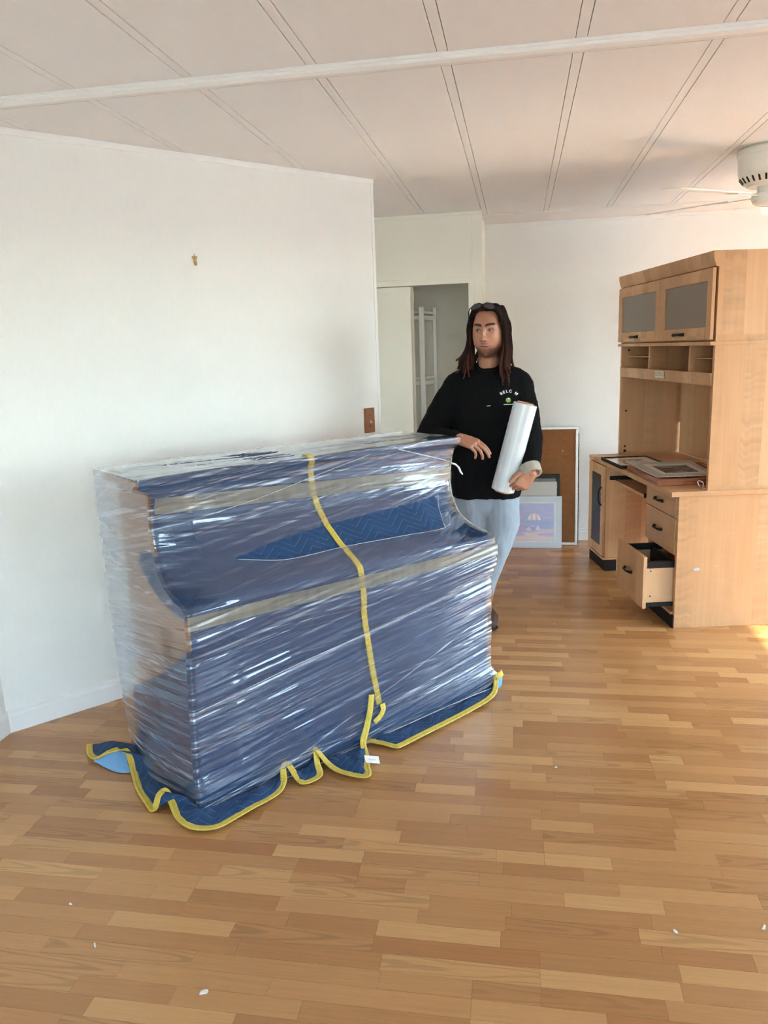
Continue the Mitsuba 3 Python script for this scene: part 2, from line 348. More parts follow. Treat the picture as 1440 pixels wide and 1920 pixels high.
add('picture_hook__bracket', wl(cat(prism([(hx-.016, 2.000), (hx+.013, 2.000), (hx+.004, 1.978), (hx+.003, 1.962), (hx-.006, 1.962), (hx-.007, 1.980)], 1, -.004, 0.0005), rbox(hx-.005, hx+.003, -.014, -.002, 1.958, 1.964, .001), rbox(hx-.005, hx+.003, -.016, -.012, 1.958, 1.976, .001))), 'brass')
add('picture_hook__nail', wl(moved(trimesh.creation.cylinder(radius=.0022, height=.03, sections=8), np.array([[1, 0, 0, hx-.002], [0, .8, .6, -.008], [0, -.6, .8, 1.999], [0, 0, 0, 1]]))), 'steel')

# ---------------------------------------------------------------- ceiling fan (mostly cut by the frame)
FX, FY = 1.195, 4.27
fan = 'ceiling_fan'
tag(fan, 'white hugger ceiling fan with thin blades at the upper right', 'ceiling fan')
FT = frame([FX, FY, 0], [1, 0, 0], [0, 1, 0])
add(fan+'__housing', moved(lathe([(0.0, 2.442), (.118, 2.442), (.118, 2.436), (.146, 2.428), (.149, 2.404), (.142, 2.396), (.140, 2.330), (.134, 2.305), (.112, 2.276), (.092, 2.262), (.0, 2.262)], 48), FT), 'fan_white', smooth=28)
for k in range(26):
    a = 2*np.pi*k/26
    add(num(fan+'__vent_slot'), moved(rbox(-.0045, .0045, -.016, .016, -.0025, .0025, .002), FT @ trimesh.transformations.rotation_matrix(a, [0, 0, 1]) @ np.array([[0, 0.62, 0.78, .1235], [1, 0, 0, 0], [0, .78, -0.62, 2.290], [0, 0, 0, 1.]])), 'black_plastic')
add(fan+'__hub', moved(lathe([(0, 2.264), (.05, 2.264), (.05, 2.232), (.072, 2.228), (.074, 2.206), (.066, 2.186), (.048, 2.176), (0, 2.174)], 36), FT), 'fan_white', smooth=28)
for k in range(5):
    a = math.radians(214 + 72*k)
    M = FT @ trimesh.transformations.rotation_matrix(a, [0, 0, 1])
    pit = trimesh.transformations.rotation_matrix(math.radians(-9), [1, 0, 0])
    tip = [(.17, -.055), (.30, -.062), (.58, -.066), (.615, -.058), (.630, -.04), (.634, 0), (.630, .04), (.615, .058), (.58, .066), (.30, .062), (.17, .055)]
    bl = prism(tip, 2, -.003, .003)
    key = num(fan+'__blade')
    Mb = M @ np.array([[1, 0, 0, 0], [0, 1, 0, 0], [0, 0, 1, 2.222], [0, 0, 0, 1.]]) @ pit
    add(key, moved(bl, Mb), 'fan_white')
    arm = cat(rbox(.062, .21, -.012, .012, -.008, -.003, .002), rbox(.17, .235, -.035, .035, -.007, -.003, .002))
    add(key+'__bracket', moved(arm, Mb), 'fan_white')
# ---------------------------------------------------------------- corner desk unit: the desk, its hutch, what lies on it
DM = frame(DK_O, DK_A, DK_B)
def dk(*ms): return moved(cat(*ms), DM)
def dbox(key, a0, a1, b0, b1, z0, z1, m='maple', r=.0015): return add(key, dk(rbox(a0, a1, b0, b1, z0, z1, r)), m)
D = 'computer_desk'
tag(D, 'maple computer desk with two pedestals, its lowest drawer pulled open', 'desk')
dbox(D+'__desk_top', -.045, .615, -.012, 1.495, .735, .762)
dbox(D+'__side_panel', 0, .60, 0, .024, .0, .735)
dbox(D+'__side_panel_001', .02, .60, .455, .475, .085, .735)
dbox(D+'__side_panel_002', -.028, .60, 1.135, 1.155, .0, .735)
dbox(D+'__side_panel_003', -.028, .60, 1.465, 1.485, .085, .735)
dbox(D+'__back_panel', .575, .60, .02, 1.47, .25, .735)
dbox(D+'__bottom_board', -.012, .58, .022, .475, .073, .089)
dbox(D+'__bottom_board_001', -.045, .58, 1.130, 1.490, .078, .092)
dbox(D+'__plinth', -.008, .05, .004, .475, .0, .073, 'black_board')
dbox(D+'__plinth_001', -.033, .05, 1.128, 1.487, .0, .078, 'black_board')
dbox(D+'__keyboard_shelf', .03, .45, .475, 1.135, .615, .633)
for b in (.480, 1.122):
    dbox(num(D+'__slide_rail'), -.01, .44, b, b+.012, .636, .662, 'black_plastic')
def handle(L):
    """A dark bow handle along local y, standing off towards -x."""
    s = np.linspace(-1, 1, 15)
    P = np.stack([-.006 - .020*(1-np.abs(s)**3.0), s*L/2, 0*s], 1)
    return tube(P, .0048+.0035*np.abs(s)**2, 8, flat=1.2)
def pull(key, a, b, z, L=.11, vertical=False):
    h = handle(L)
    if vertical: h.apply_transform(np.array([[1, 0, 0, 0], [0, 0, 1, 0], [0, 1, 0, 0], [0, 0, 0, 1.]])); h.invert()
    h.apply_translation([a, b, z]); add(key, moved(h, DM), 'black_plastic', smooth=40); tag(key, 'black bow handle')
for k, (z0, z1) in enumerate(((.612, .728), (.408, .608))):
    key = num(D+'__drawer')
    dbox(key, -.004, .018, .028, .462, z0, z1); pull(key+'__handle', -.004, .25, (z0+z1)/2+.004)
key = num(D+'__drawer')
O = -.165
dbox(key, O-.002, O+.018, .028, .462, .110, .402)
tag(key, 'deep file drawer pulled open')
pull(key+'__handle', O-.002, .25, .270)
add(key+'__box', dk(rbox(O+.018, .33, .045, .058, .145, .335), rbox(O+.018, .33, .432, .445, .145, .335), rbox(O+.018, .33, .045, .445, .135, .147), rbox(.318, .33, .045, .445, .145, .335)), 'maple_edge')
add(key+'__liner', dk(rbox(O+.020, .32, .040, .062, .335, .372), rbox(O+.020, .32, .428, .450, .335, .372), rbox(O+.020, .32, .055, .435, .20, .21), rbox(O+.020, O+.026, .055, .435, .2, .36), rbox(.02, .03, .055, .435, .2, .36)), 'black_plastic')
dbox(key+'__slide_rail', O+.02, .33, .032, .044, .118, .140, 'black_plastic')
for a, z in ((O+.045, .175), (O+.045, .318)):
    add(num(key+'__screw'), dk(moved(trimesh.creation.cylinder(radius=.004, height=.003, sections=8), np.array([[1, 0, 0, a], [0, 0, 1, .0445], [0, 1, 0, z], [0, 0, 0, 1.]]))), 'black_board')
key = D+'__cabinet_door'
F0 = -.030
add(key, dk(rbox(F0-.018, F0, 1.150, 1.20, .10, .728), rbox(F0-.018, F0, 1.425, 1.478, .10, .728), rbox(F0-.018, F0, 1.20, 1.425, .10, .165), rbox(F0-.018, F0, 1.20, 1.425, .660, .728)), 'maple')
add(key+'__pane', dk(rbox(F0-.011, F0-.006, 1.198, 1.427, .163, .662, 0)), 'dark_glass'); tag(key+'__pane', 'dark smoked glass pane')
pull(key+'__handle', F0-.018, 1.172, .52, .13, True)
# scuff marks of grey paint on the side panel
def scuff(a, z, r, seed):
    t = np.linspace(0, 2*np.pi, 14, endpoint=False); rr = r*(.5+1.0*meshkit.noise(np.stack([np.cos(t)*2+seed, np.sin(t)*2, t*0], 1), seed))
    return prism(np.stack([a+rr*np.cos(t)*1.5, z+rr*np.sin(t)*.8], 1), 1, -.0006, .0005)
mat('grey_mark', (0.46, 0.46, 0.50), .5, .3)
for q in ((.115, .332, .011, 1), (.215, .346, .004, 5)):
    k2 = num(D+'__scuff_mark'); add(k2, dk(scuff(*q)), 'grey_mark'); tag(k2, 'grey scuff on the side panel')

H = 'desk_hutch'
tag(H, 'tall maple hutch with two frosted doors standing on the computer desk', 'hutch')
A0 = .150
def crown():
    return [(.128, 1.974), (.120, 1.974), (.121, 1.950), (.126, 1.925), (.136, 1.900), (.150, 1.897), (.60, 1.897), (.60, 1.974)]
add(H+'__side_panel', dk(prism([(A0, .762), (.60, .762), (.60, 1.900), (.150, 1.900), (.150, 1.53), (A0, 1.53)], 1, -.0, .022)), 'maple')
add(H+'__side_panel_001', dk(rbox(A0, .585, 1.440, 1.462, .762, 1.90)), 'maple')
add(H+'__crown', dk(prism(crown(), 1, .000, 1.445)), 'maple', smooth=20)
add(H+'__back_panel', dk(rbox(.572, .584, .02, 1.424, .765, 1.93), rbox(.572, .584, 1.42, 1.442, .98, 1.93)), 'maple')
dbox(H+'__shelf', .122, .575, -.004, 1.444, 1.512, 1.532)
dbox(H+'__shelf_001', .152, .575, .02, 1.444, 1.330, 1.346)
add(H+'__rail', dk(prism([(.146, 1.308), (.165, 1.308), (.165, 1.372), (.140, 1.372)], 1, .022, 1.440)), 'maple')
for b in (.340, .955):
    dbox(num(H+'__divider'), .165, .575, b, b+.016, 1.346, 1.512)
for b0, b1 in ((.022, .340), (.971, 1.44)):
    dbox(num(H+'__cubby_shelf'), .20, .575, b0, b1, 1.440, 1.446)
for b0, b1, g0, g1 in ((.003, .690, .058, .622), (.694, 1.436, .760, 1.375)):
    key = num(H+'__cabinet_door')
    z0, z1 = 1.541, 1.894
    add(key, dk(rbox(A0-.030, A0-.011, b0, g0, z0, z1), rbox(A0-.030, A0-.011, g1, b1, z0, z1), rbox(A0-.030, A0-.011, g0, g1, z0, 1.604), rbox(A0-.030, A0-.011, g0, g1, 1.832, z1)), 'maple')
    add(key+'__pane', dk(rbox(A0-.022, A0-.017, g0-.003, g1+.003, 1.601, 1.835, 0)), 'frosted_glass'); tag(key+'__pane', 'grey frosted glass pane')
    pull(key+'__handle', A0-.030, (b0+b1)/2+.04, 1.572, .13)
dbox(H+'__bottom_panel', A0, .575, .02, 1.44, 1.534, 1.545)
for a, z, r in ((.19, 1.07, .006), (.19, .82, .007), (.19, .787, .009), (.20, 1.485, .007)):
    add(num(H+'__screw_cap'), dk(moved(trimesh.creation.cylinder(radius=r, height=.006, sections=12), np.array([[1, 0, 0, a], [0, 0, 1, 1.440], [0, 1, 0, z], [0, 0, 0, 1.]]))), 'black_plastic')
# paper sticker on the rail
def note_col(p, n, uv):
    r = dr.floor(uv.y*7.0); ink = smoothstep(.35, .5, noise(uv.x*26 + r*13, r*3.7))*dr.select((r > 1) & (r < 6), 1.0, 0.0)
    return mix((.66, .60, .48), (.40, .36, .30), ink*.75)
mat('note_paper', proc(note_col), .7, .2)
def quad(P):
    m = trimesh.Trimesh(np.array(P, float), [[0, 1, 2], [0, 2, 3]], process=False); return m
def slab_uv(P, nrm, t):
    """Flat slab: quad P (4 corners counter-clockwise) with uv 0..1 on its front, thickness t along -nrm."""
    P = np.array(P, float); B = P - np.asarray(nrm)*t
    V = np.vstack([P, B, P, B]); F = [[0, 1, 2], [0, 2, 3], [6-1, 4, 7], [5, 7, 6]]
    uv = np.array([[0, 0], [1, 0], [1, 1], [0, 1]]*4, float)
    for i in range(4):
        j = (i+1) % 4; F += [[8+i, 12+i, 12+j], [8+i, 12+j, 8+j]]
    return trimesh.Trimesh(V, F, process=False), uv
sm, su = slab_uv([(.1385, .78, 1.324), (.1385, .635, 1.324), (.1365, .635, 1.366), (.1365, .78, 1.366)], (-1, 0, 0), .0015)
add(H+'__sticker', moved(sm, DM), 'note_paper', uv=su); tag(H+'__sticker', 'small printed paper sticker on the rail')
# ---------------------------------------------------------------- what lies on the desk
def pic_frame(x0, x1, y0, y1, w, h, t=.0):
    return cat(rbox(x0, x1, y0, y0+w, 0, h), rbox(x0, x1, y1-w, y1, 0, h), rbox(x0, x0+w, y0+w, y1-w, 0, h), rbox(x1-w, x1, y0+w, y1-w, 0, h))
def etching(p, n, uv):
    x, y = uv.x, uv.y
    ins = smoothstep(.0, .01, x)*smoothstep(.0, .01, y)
    d = dr.maximum(dr.abs(x-.5)-.30, dr.abs(y-.5)-.26)
    g = fbm(x*9, y*13, 1.0, 3)
    return mix(mix((.13, .115, .10), (.42, .38, .32), smoothstep(.35, .65, g)), (.60, .57, .52), smoothstep(-.004, .004, d))
mat('etching_print', proc(etching), .12, .6)
def photo2(p, n, uv):
    x, y = uv.x, uv.y
    d = dr.maximum(dr.abs(x-.55)-.27, dr.abs(y-.5)-.24)
    d2 = dr.maximum(dr.abs(x-.55)-.36, dr.abs(y-.5)-.35)
    g = fbm(x*7, y*16, 3.0, 3)
    c = mix(mix((.045, .04, .045), (.22, .20, .20), smoothstep(.4, .75, g)), (.62, .59, .54), smoothstep(-.003, .003, d))
    return mix(c, (.42, .40, .36), smoothstep(-.003, .003, d2))
mat('photo_mat', proc(photo2), .35, .4)
def redwood(p, n, uv):
    g = noise((p.x+p.y)*14 + fbm(p.x*9, p.y*9, p.z*9, 2)*4, p.z*130, (p.x-p.y)*5)
    return mix((.16, .040, .016), (.42, .15, .065), g)
mat('red_wood', proc(redwood), .25, .5)
mat('paper_white', (.66, .645, .60), .6, .3)
def rotz(m, deg, c):
    return moved(m, trimesh.transformations.rotation_matrix(math.radians(deg), [0, 0, 1], [c[0], c[1], 0]))
t = 'framed_etching'; tag(t, 'thin black picture frame with a grey print lying on the far end of the desk', 'picture frame')
M1 = DM @ frame([-.052, .800, .763], [1, 0, 0], [0, 1, 0])
add(t+'__frame', moved(pic_frame(0, .31, 0, .40, .012, .020), M1), 'black_plastic')
m, uv = slab_uv([(.01, .01, .013), (.30, .01, .013), (.30, .39, .013), (.01, .39, .013)], (0, 0, 1), .004)
add(t+'__print', moved(m, M1), 'etching_print', uv=uv)
t = 'redwood_picture'; tag(t, 'deep reddish wooden picture frame lying under the matted photograph on the desk', 'picture frame')
M2 = DM @ trimesh.transformations.rotation_matrix(math.radians(-3), [0, 0, 1]) @ frame([-.062, .175, .763], [1, 0, 0], [0, 1, 0])
add(t+'__frame', moved(cat(pic_frame(0, .46, 0, .585, .045, .022), pic_frame(.004, .456, .004, .581, .03, .034)), M2), 'red_wood')
add(t+'__backing', moved(rbox(.04, .42, .04, .545, .004, .012, .001), M2), 'red_wood')
t = 'matted_photograph'; tag(t, 'loose grey mat board with a dark photograph lying on the reddish frame', 'photograph')
# a slightly warped board
gx, gy = np.meshgrid(np.linspace(0, 1, 14), np.linspace(0, 1, 18), indexing='ij')
Pm = np.stack([-.055+.40*gx+.06*(1-gy)*(0.4-gx), .235+.455*gy, .803+.010*(2*gx-1)**2*gy+.012*(gy-.2)**2+.012*(1-gx)*gy**2], -1)
top_ = grid_mesh(Pm); bot_ = grid_mesh(Pm-np.array([0, 0, .003])); bot_.invert()
uvg = np.stack([gx.ravel(), gy.ravel()], 1)
rim = np.concatenate([Pm[:, 0], Pm[-1, 1:], Pm[-2::-1, -1], Pm[0, -2:0:-1], Pm[:1, 0]])
rm = grid_mesh(np.stack([rim, rim-np.array([0, 0, .003])]))
add(t+'__board', dk(top_), 'photo_mat', smooth=True, uv=uvg)
add(t+'__edge', dk(cat(bot_, rm)), 'paper_white')
t = 'cable_tie'
add(t, dk(tube(spline([(.150, .100, .766), (.138, .098, .790), (.142, .09, .800), (.160, .08, .790), (.152, .062, .766), (.162, .045, .7655)], 24), .0022, 6)), 'white_gloss', smooth=40); tag(t, 'short white plastic tie curled on the desk beside the hutch', 'cable tie')

# ---------------------------------------------------------------- boards and pictures leaning on the far wall
def lean(x0, yb, tilt):
    """Frame of a board leaning back: local x right, local y up the board, local z out of its face."""
    a = math.radians(tilt)
    M = np.eye(4); M[:3, 0] = (1, 0, 0); M[:3, 1] = (0, math.sin(a), math.cos(a)); M[:3, 2] = (0, -math.cos(a), math.sin(a)); M[:3, 3] = (x0, yb, 0.001)
    return M
def cork_col(p, n, uv):
    g = noise(p.x*190, p.y*190, p.z*190); h = fbm(p.x*35, p.y*35, p.z*35, 2)
    return mix((.215, .090, .033), (.33, .15, .063), .55*h+.45*g)
mat('cork', proc(cork_col), .9, .15)
t = 'cork_board'; tag(t, 'large brown cork board with a white frame leaning on the far wall', 'cork board')
M = lean(-.16, 6.035, 5.5)
add(t+'__frame', moved(cat(*[rbox(*b, .003) for b in ((0, .612, 0, .020, 0, .022), (0, .612, .90, .919, 0, .022), (0, .020, .02, .90, 0, .022), (.592, .612, .02, .90, 0, .022))]), M), 'white_gloss')
add(t+'__cork', moved(rbox(.018, .594, .018, .902, .004, .014, 0), M), 'cork')
add(t+'__pin', moved(moved(lathe([(0, .022), (.004, .022), (.0045, .019), (.002, .014), (0, .014)], 12), np.array([[1, 0, 0, .495], [0, 1, 0, .735], [0, 0, 1, 0], [0, 0, 0, 1.]])), M), 'white_gloss'); tag(t+'__pin', 'small white push pin')
t = 'picture_board'; M = lean(-.13, 6.085, 4.2)
add(t, moved(rbox(0, .592, 0, .868, 0, .012, .001), M), 'black_plastic'); tag(t, 'thin black framed board standing behind the cork board', 'board')
t = 'framed_print'; tag(t, 'black picture frame with grey glass leaning on the cork board behind the cream mat', 'picture frame')
M = lean(-.14, 5.985, 5.0)
add(t+'__frame', moved(pic_frame(0, .452, 0, .562, .030, .018), M), 'black_plastic')
add(t+'__glass', moved(rbox(.028, .424, .028, .534, .004, .010, 0), M), 'frosted_glass')
t = 'mat_board'; M = lean(-.12, 5.962, 5.0)
add(t, moved(rbox(0, .410, 0, .508, 0, .004, .0005), M), 'paper_cream' if False else 'paper_white'); tag(t, 'plain cream mat board leaning behind the beach print', 'mat board')
def beach(p, n, uv):
    x, y = uv.x, uv.y
    w = fbm(x*7, y*16, 2.0, 3)
    sky = mix((.44, .45, .72), (.56, .55, .80), w)
    sea = mix((.34, .41, .70), (.50, .54, .80), fbm(x*5, y*40, 5.0, 2))
    sand = mix((.78, .64, .66), (.54, .48, .72), smoothstep(.35, .65, fbm(x*4, y*12, 9.0, 3)))
    c = mix(sea, sky, smoothstep(.52, .58, y + .02*(w-.5)))
    c = mix(sand, c, smoothstep(.30, .33, y + .03*(w-.5)))
    c = mix(c, (.80, .66, .58), (1-smoothstep(.04, .13, y + .05*(w-.5)))*.8)
    # parasol: dome of white and pink panels on a thin pole
    dx, dy = (x-.60)/.135, (y-.56)/.18
    dome = smoothstep(1.0, .94, dx*dx+dy*dy)*smoothstep(-.02, .02, dy + .10*(dx*dx-1)*0 + .04*dr.sin(dx*9))
    seg = dr.floor((dx/dr.sqrt(dr.maximum(1.02-dy*dy, .05)))*2.5+.5)
    pink = dr.select(dr.abs(seg - 2*dr.floor(seg/2)) > .5, 1.0, 0.0)
    c = mix(c, mix((.84, .81, .83), (.80, .56, .60), pink), dome)
    # small blurred seated groups on the sand
    for k, (cx, cy, r, col) in enumerate(((.36, .35, .05, (.66, .42, .50)), (.38, .47, .022, (.78, .62, .60)), (.49, .30, .05, (.72, .66, .74)), (.58, .32, .045, (.44, .40, .60)), (.57, .39, .02, (.74, .66, .70)), (.68, .32, .045, (.74, .70, .78)), (.68, .40, .018, (.76, .70, .70)), (.25, .33, .04, (.62, .46, .56)))):
        ddx, ddy = (x-cx)/r, (y-cy)/(r*1.4)
        wob = .35*(fbm(x*30, y*30, float(k), 2)-.5)
        c = mix(c, col, smoothstep(1.1, .7, dr.sqrt(ddx*ddx+ddy*ddy)+wob)*.9)
    c = mix(c, (.52, .46, .66), smoothstep(.06, .0, dr.abs(y-.26-.02*dr.sin(x*9)))*.6)
    edge = dr.minimum(dr.minimum(x, 1-x), dr.minimum(y, 1-y))
    return mix((.50, .52, .70), c, smoothstep(.004, .010, edge))
mat('beach_paint', proc(beach), .35, .4)
mat('mat_blue_white', (.66, .71, .77), .5, .3)
t = 'beach_print'; tag(t, 'pastel print of a beach parasol in a pale mat leaning in front on the floor', 'print')
M = lean(-.165, 5.925, 6.0)
add(t+'__mat', moved(rbox(0, .492, 0, .402, 0, .004, .0005), M), 'mat_blue_white')
m, uv = slab_uv([(.062, .058, .0052), (.430, .058, .0052), (.430, .345, .0052), (.062, .345, .0052)], (0, 0, 1), .002)
add(t+'__picture', moved(m, M), 'beach_paint', uv=uv)
add(t+'__bevel', moved(cat(rbox(.050, .442, .047, .052, .003, .0050, 0), rbox(.050, .442, .352, .357, .003, .0050, 0), rbox(.047, .052, .047, .357, .003, .0050, 0), rbox(.440, .445, .047, .357, .003, .0050, 0)), M), 'white_gloss')

# ---------------------------------------------------------------- crumbs of paper and film on the floor
def scrap(r, seed, long=1.0):
    r_ = np.random.default_rng(seed); k = 7
    t_ = np.sort(r_.uniform(0, 2*np.pi, k)); rr = r*(.6+.6*r_.random(k))
    P = np.stack([long*rr*np.cos(t_), rr*np.sin(t_), r*.25+.2*r*r_.random(k)], 1)
    return trimesh.convex.convex_hull(np.vstack([P, P*[.9, .9, 0]+[0, 0, .0003], [[0, 0, r*.7]]]))
for i, (x, y, r, lg, lab) in enumerate(((-.770, 1.531, .0075, 2.2, 'white paper shred on the floor in the left foreground'),
        (.648, 1.935, .007, 1.8, 'pale scrap on the floor near the right edge of the photo'),
        (.139, 2.692, .006, 1.0, 'small round pale crumb on the floor right of the blanket corner'),
        (.201, 4.235, .007, 1.0, 'small pale crumb on the floor between the blanket and the desk drawer'),
        (.414, 1.889, .005, 1.6, 'tiny cream crumb on the floor left of the pale scrap'),
        (-1.127, 1.640, .005, 2.0, 'thin white shred on the floor left of the paper shred'),
        (-1.286, 1.779, .004, 2.0, 'short white shred on the floor below the blanket'))):
    key = num('paper_scrap')
    m = rotz(scrap(r, 30+i, lg), 35+20*i, (0, 0)); m.apply_translation([x, y, 0])
    add(key, m, 'paper_white'); tag(key, lab, 'paper scrap')
# ---------------------------------------------------------------- upright piano, moving blankets, stretch film
PO = np.array([-1.079, 2.258, 0.0]); PU = np.array([0.6702, 0.7422, 0]); PV = np.array([-0.7422, 0.6702, 0])
PM = frame(PO, PU, PV)           # local: x along the front, y depth towards the wall, z up
def pn(m): return moved(m, PM)
W_, DEP = 1.462, .615
def wood_col(p, n, uv):
    g = noise((p.x+p.y)*16, p.z*2.2 + fbm(p.x*4, p.y*4, p.z*2, 2)*2); f = noise((p.x-p.y)*120, p.z*6)
    return mix((.20, .095, .045), (.32, .17, .085), .65*g + .35*f)
mat('piano_wood', proc(wood_col), .3, .5)
t = 'piano'; tag(t, 'upright piano of brown wood hidden under blue blankets and stretch wrap', 'piano')
add(t+'__case', pn(cat(rbox(.035, 1.412, .320, .605, .03, 1.100, .004), rbox(.06, 1.39, .085, .30, .10, .60, .004))), 'piano_wood')
add(t+'__lid', pn(rbox(-.020, 1.452, .262, .612, 1.106, 1.136, .008)), 'piano_wood')
add(t+'__keybed', pn(rbox(.035, 1.412, .034, .31, .605, .702, .006)), 'piano_wood')
cheek = [(.034, .60), (.034, .706), (.075, .722), (.14, .732), (.205, .762), (.258, .82), (.290, .88), (.305, .95), (.325, 1.0), (.325, .60)]
for x in (.030, 1.368):
    add(num(t+'__arm'), pn(prism(cheek, 0, x, x+.045)), 'piano_wood')
    add(num(t+'__leg'), pn(prism([(.03, .10), (.03, .60), (.10, .60), (.075, .45), (.07, .10)], 0, x, x+.045)), 'piano_wood')
    add(num(t+'__toe_block'), pn(rbox(x-.003, x+.052, .040, .31, .018, .10, .006)), 'piano_wood')

def front_v(z, u):
    """How far behind the front plane the wrapped front lies at height z."""
    mid = np.interp(z, [0, .55, .60, .725, .74, .76, .812, .876, .945, 1.008, 1.08, 1.115, 1.13, 1.15], [.0, .012, .004, .0, .004, .026, .112, .190, .242, .262, .262, .250, .232, .228])
    end = np.interp(z, [0, .09, .14, .55, .60, .725, .738, .745, .77, .817, .886, .956, 1.037, 1.105, 1.125, 1.15], [.0, .0, .012, .014, .002, .0, .02, .085, .17, .238, .272, .285, .275, .250, .226, .222])
    w = np.clip((u-1.15)/.28, 0, 1)**1.5
    wl_ = np.clip((.16-u)/.12, 0, 1)
    return mid*(1-np.maximum(w, wl_)) + end*np.maximum(w, wl_)
def left_u(z):
    return np.interp(z, [0, .1, .60, .72, .76, .86, 1.04, 1.09, 1.11, 1.15], [-.012, -.010, .006, .006, .012, .022, .022, .012, -.036, -.036])
def right_u(z):
    return np.interp(z, [0, .03, .085, .12, .55, .60, .64, .735, .78, .95, 1.06, 1.10, 1.15], [1.474, 1.476, 1.472, 1.444, 1.446, 1.468, 1.473, 1.455, 1.450, 1.452, 1.452, 1.462, 1.474])

# --- quilted blankets
QZ = .052
def zigzag(s, t):
    """Distance of the cloth point (s along the front, t down the drape) to the closest line of stitching, in line spacings."""
    tri = np.abs(((s/.155) % 1.0)*2-1)
    q = (t + .062*tri)/.036
    return np.abs(q-np.round(q))
def quilt_col_fn(base):
    def fn(p, n, uv):
        s, t_ = uv.x, uv.y
        k = s/.155; tri = dr.abs((k-dr.floor(k))*2-1)
        q = (t_ + .062*tri)/.036
        d = dr.abs(q-dr.floor(q+.5))
        stitch = smoothstep(.055, .025, d)*smoothstep(.15, .35, noise(s*420, t_*420))
        weave = noise(s*900, t_*900)
        c = mi.Color3f(base)*(.82 + .20*fbm(s*9, t_*9, 1.0, 2) + .14*weave)
        return mix(c, (.15, .19, .25), stitch*.45)
    return fn
mat('blanket_blue', proc(quilt_col_fn((.015, .048, .122))), .75, .25, sheen=.6)
mat('blanket_light', (.16, .33, .55), .75, .25, sheen=.5)
def bind_col(p, n, uv):
    w = noise(uv.x*260, uv.y*3.0)
    return mix((.46, .335, .045), (.62, .47, .095), .6*w+.4*noise(uv.x*31, uv.y*7))
mat('binding_yellow', proc(bind_col), .6, .3, sheen=.3)

ZT = 1.150
def drape(u, off, zbot=.010):
    """Front drape of a blanket at column u: points (v, z) from the lid's back over the front edge to the floor, arc length."""
    zs = np.concatenate([np.linspace(1.146, 1.10, 8), np.linspace(1.092, .60, 74), np.linspace(.59, .03, 62), [.018, zbot]])
    v = front_v(zs, u)+off
    top_v = np.linspace(.55, v[0]+.012, 22)
    P = np.concatenate([np.stack([top_v, np.full(22, ZT-off*.35)], 1), np.stack([v, zs], 1)])
    return P
def blanket_front(u0, u1, ncol, off, seed):
    us = np.linspace(u0, u1, ncol)
    G, UV = [], []
    for u in us:
        P = drape(u, off)
        L = np.concatenate([[0], np.cumsum(np.linalg.norm(np.diff(P, axis=0), axis=1))])
        G.append(np.stack([np.full(len(P), u), P[:, 0], P[:, 1]], 1)); UV.append(np.stack([np.full(len(P), u+seed*.31), L], 1))
    G, UV = np.array(G), np.array(UV)
    puff = np.sqrt(np.clip(zigzag(UV[..., 0], UV[..., 1])*2, 0, 1))*.0045 + .006*(meshkit.fbm(np.stack([G[..., 0]*5, G[..., 2]*5, 0*G[..., 0]+seed], -1), 3)-.5)
    T1 = np.gradient(G, axis=1); T1 /= np.maximum(np.linalg.norm(T1, axis=-1, keepdims=True), 1e-9)
    N = np.cross(T1, [1.0, 0, 0]); N /= np.maximum(np.linalg.norm(N, axis=-1, keepdims=True), 1e-9)
    s = np.sign(np.mean(N[..., 1])) or 1
    G = G - s*N*puff[..., None]
    return G, UV
def strip_u(z):
    """Where the middle binding runs on the front."""
    return np.interp(z, [0, .02, .06, .149, .30, .50, .658, .702, .76, .876, .945, 1.1, 1.15], [.70, .715, .745, .790, .765, .742, .732, .726, .718, .705, .699, .686, .672])
t1, t2 = 'moving_blanket', 'moving_blanket_001'
tag(t1, 'blue quilted moving blanket over the outlet-side half of the piano, one corner with a white tag on the floor', 'moving blanket')
tag(t2, 'blue quilted moving blanket over the half of the piano beside the person', 'moving blanket')
labels[t1]['label'] = 'blue quilted moving blanket with a long rumpled yellow hem spread around the near piano corner'
labels[t2]['label'] = 'blue quilted moving blanket over the piano end beside the person, short straight yellow hem'
def warp_u(G, u0, u1, a, b):
    """Moves the columns so that the sheet's side edges follow curves a(z), b(z)."""
    f = (G[..., 0]-u0)/(u1-u0)
    G = G.copy(); G[..., 0] = a(G[..., 2])*(1-f) + b(G[..., 2])*f
    return G
GL, UL = blanket_front(.030, .74, 190, .012, 1)
GL = warp_u(GL, .030, .74, lambda z: left_u(z)+.014, strip_u)
GR, UR = blanket_front(.70, 1.44, 190, .016, 2)
GR = warp_u(GR, .70, 1.44, lambda z: strip_u(z)-.03, lambda z: right_u(z)-.018)
add(t2+'__cloth', pn(grid_mesh(GR)), 'blanket_blue', smooth=True, uv=UR.reshape(-1, 2))
# left blanket: front sheet, flap round the near side, hem on the floor
# flap on the side face: from the front corner back, its upper hem slanting down
sv = np.linspace(0.002, .60, 80); rows = np.linspace(0, 1, 60)
ztop = np.interp(sv, [0, .05, .2, .4, .6], [.585, .575, .47, .36, .27])
Gs = np.zeros((80, 60, 3))
for i, v_ in enumerate(sv):
    z = .012 + (ztop[i]-.012)*rows
    bul = .010*np.sin(np.pi*np.clip(v_/.6, 0, 1))*(1-rows)
    Gs[i] = np.stack([left_u(z)+.012 - bul - .008*(meshkit.fbm(np.stack([z*0+v_*6, z*7, z*0], 1), 3, 4)-.4), np.full(60, v_), z], 1)
UVs = np.stack([Gs[..., 1]+.4, Gs[..., 2]+.2], -1)
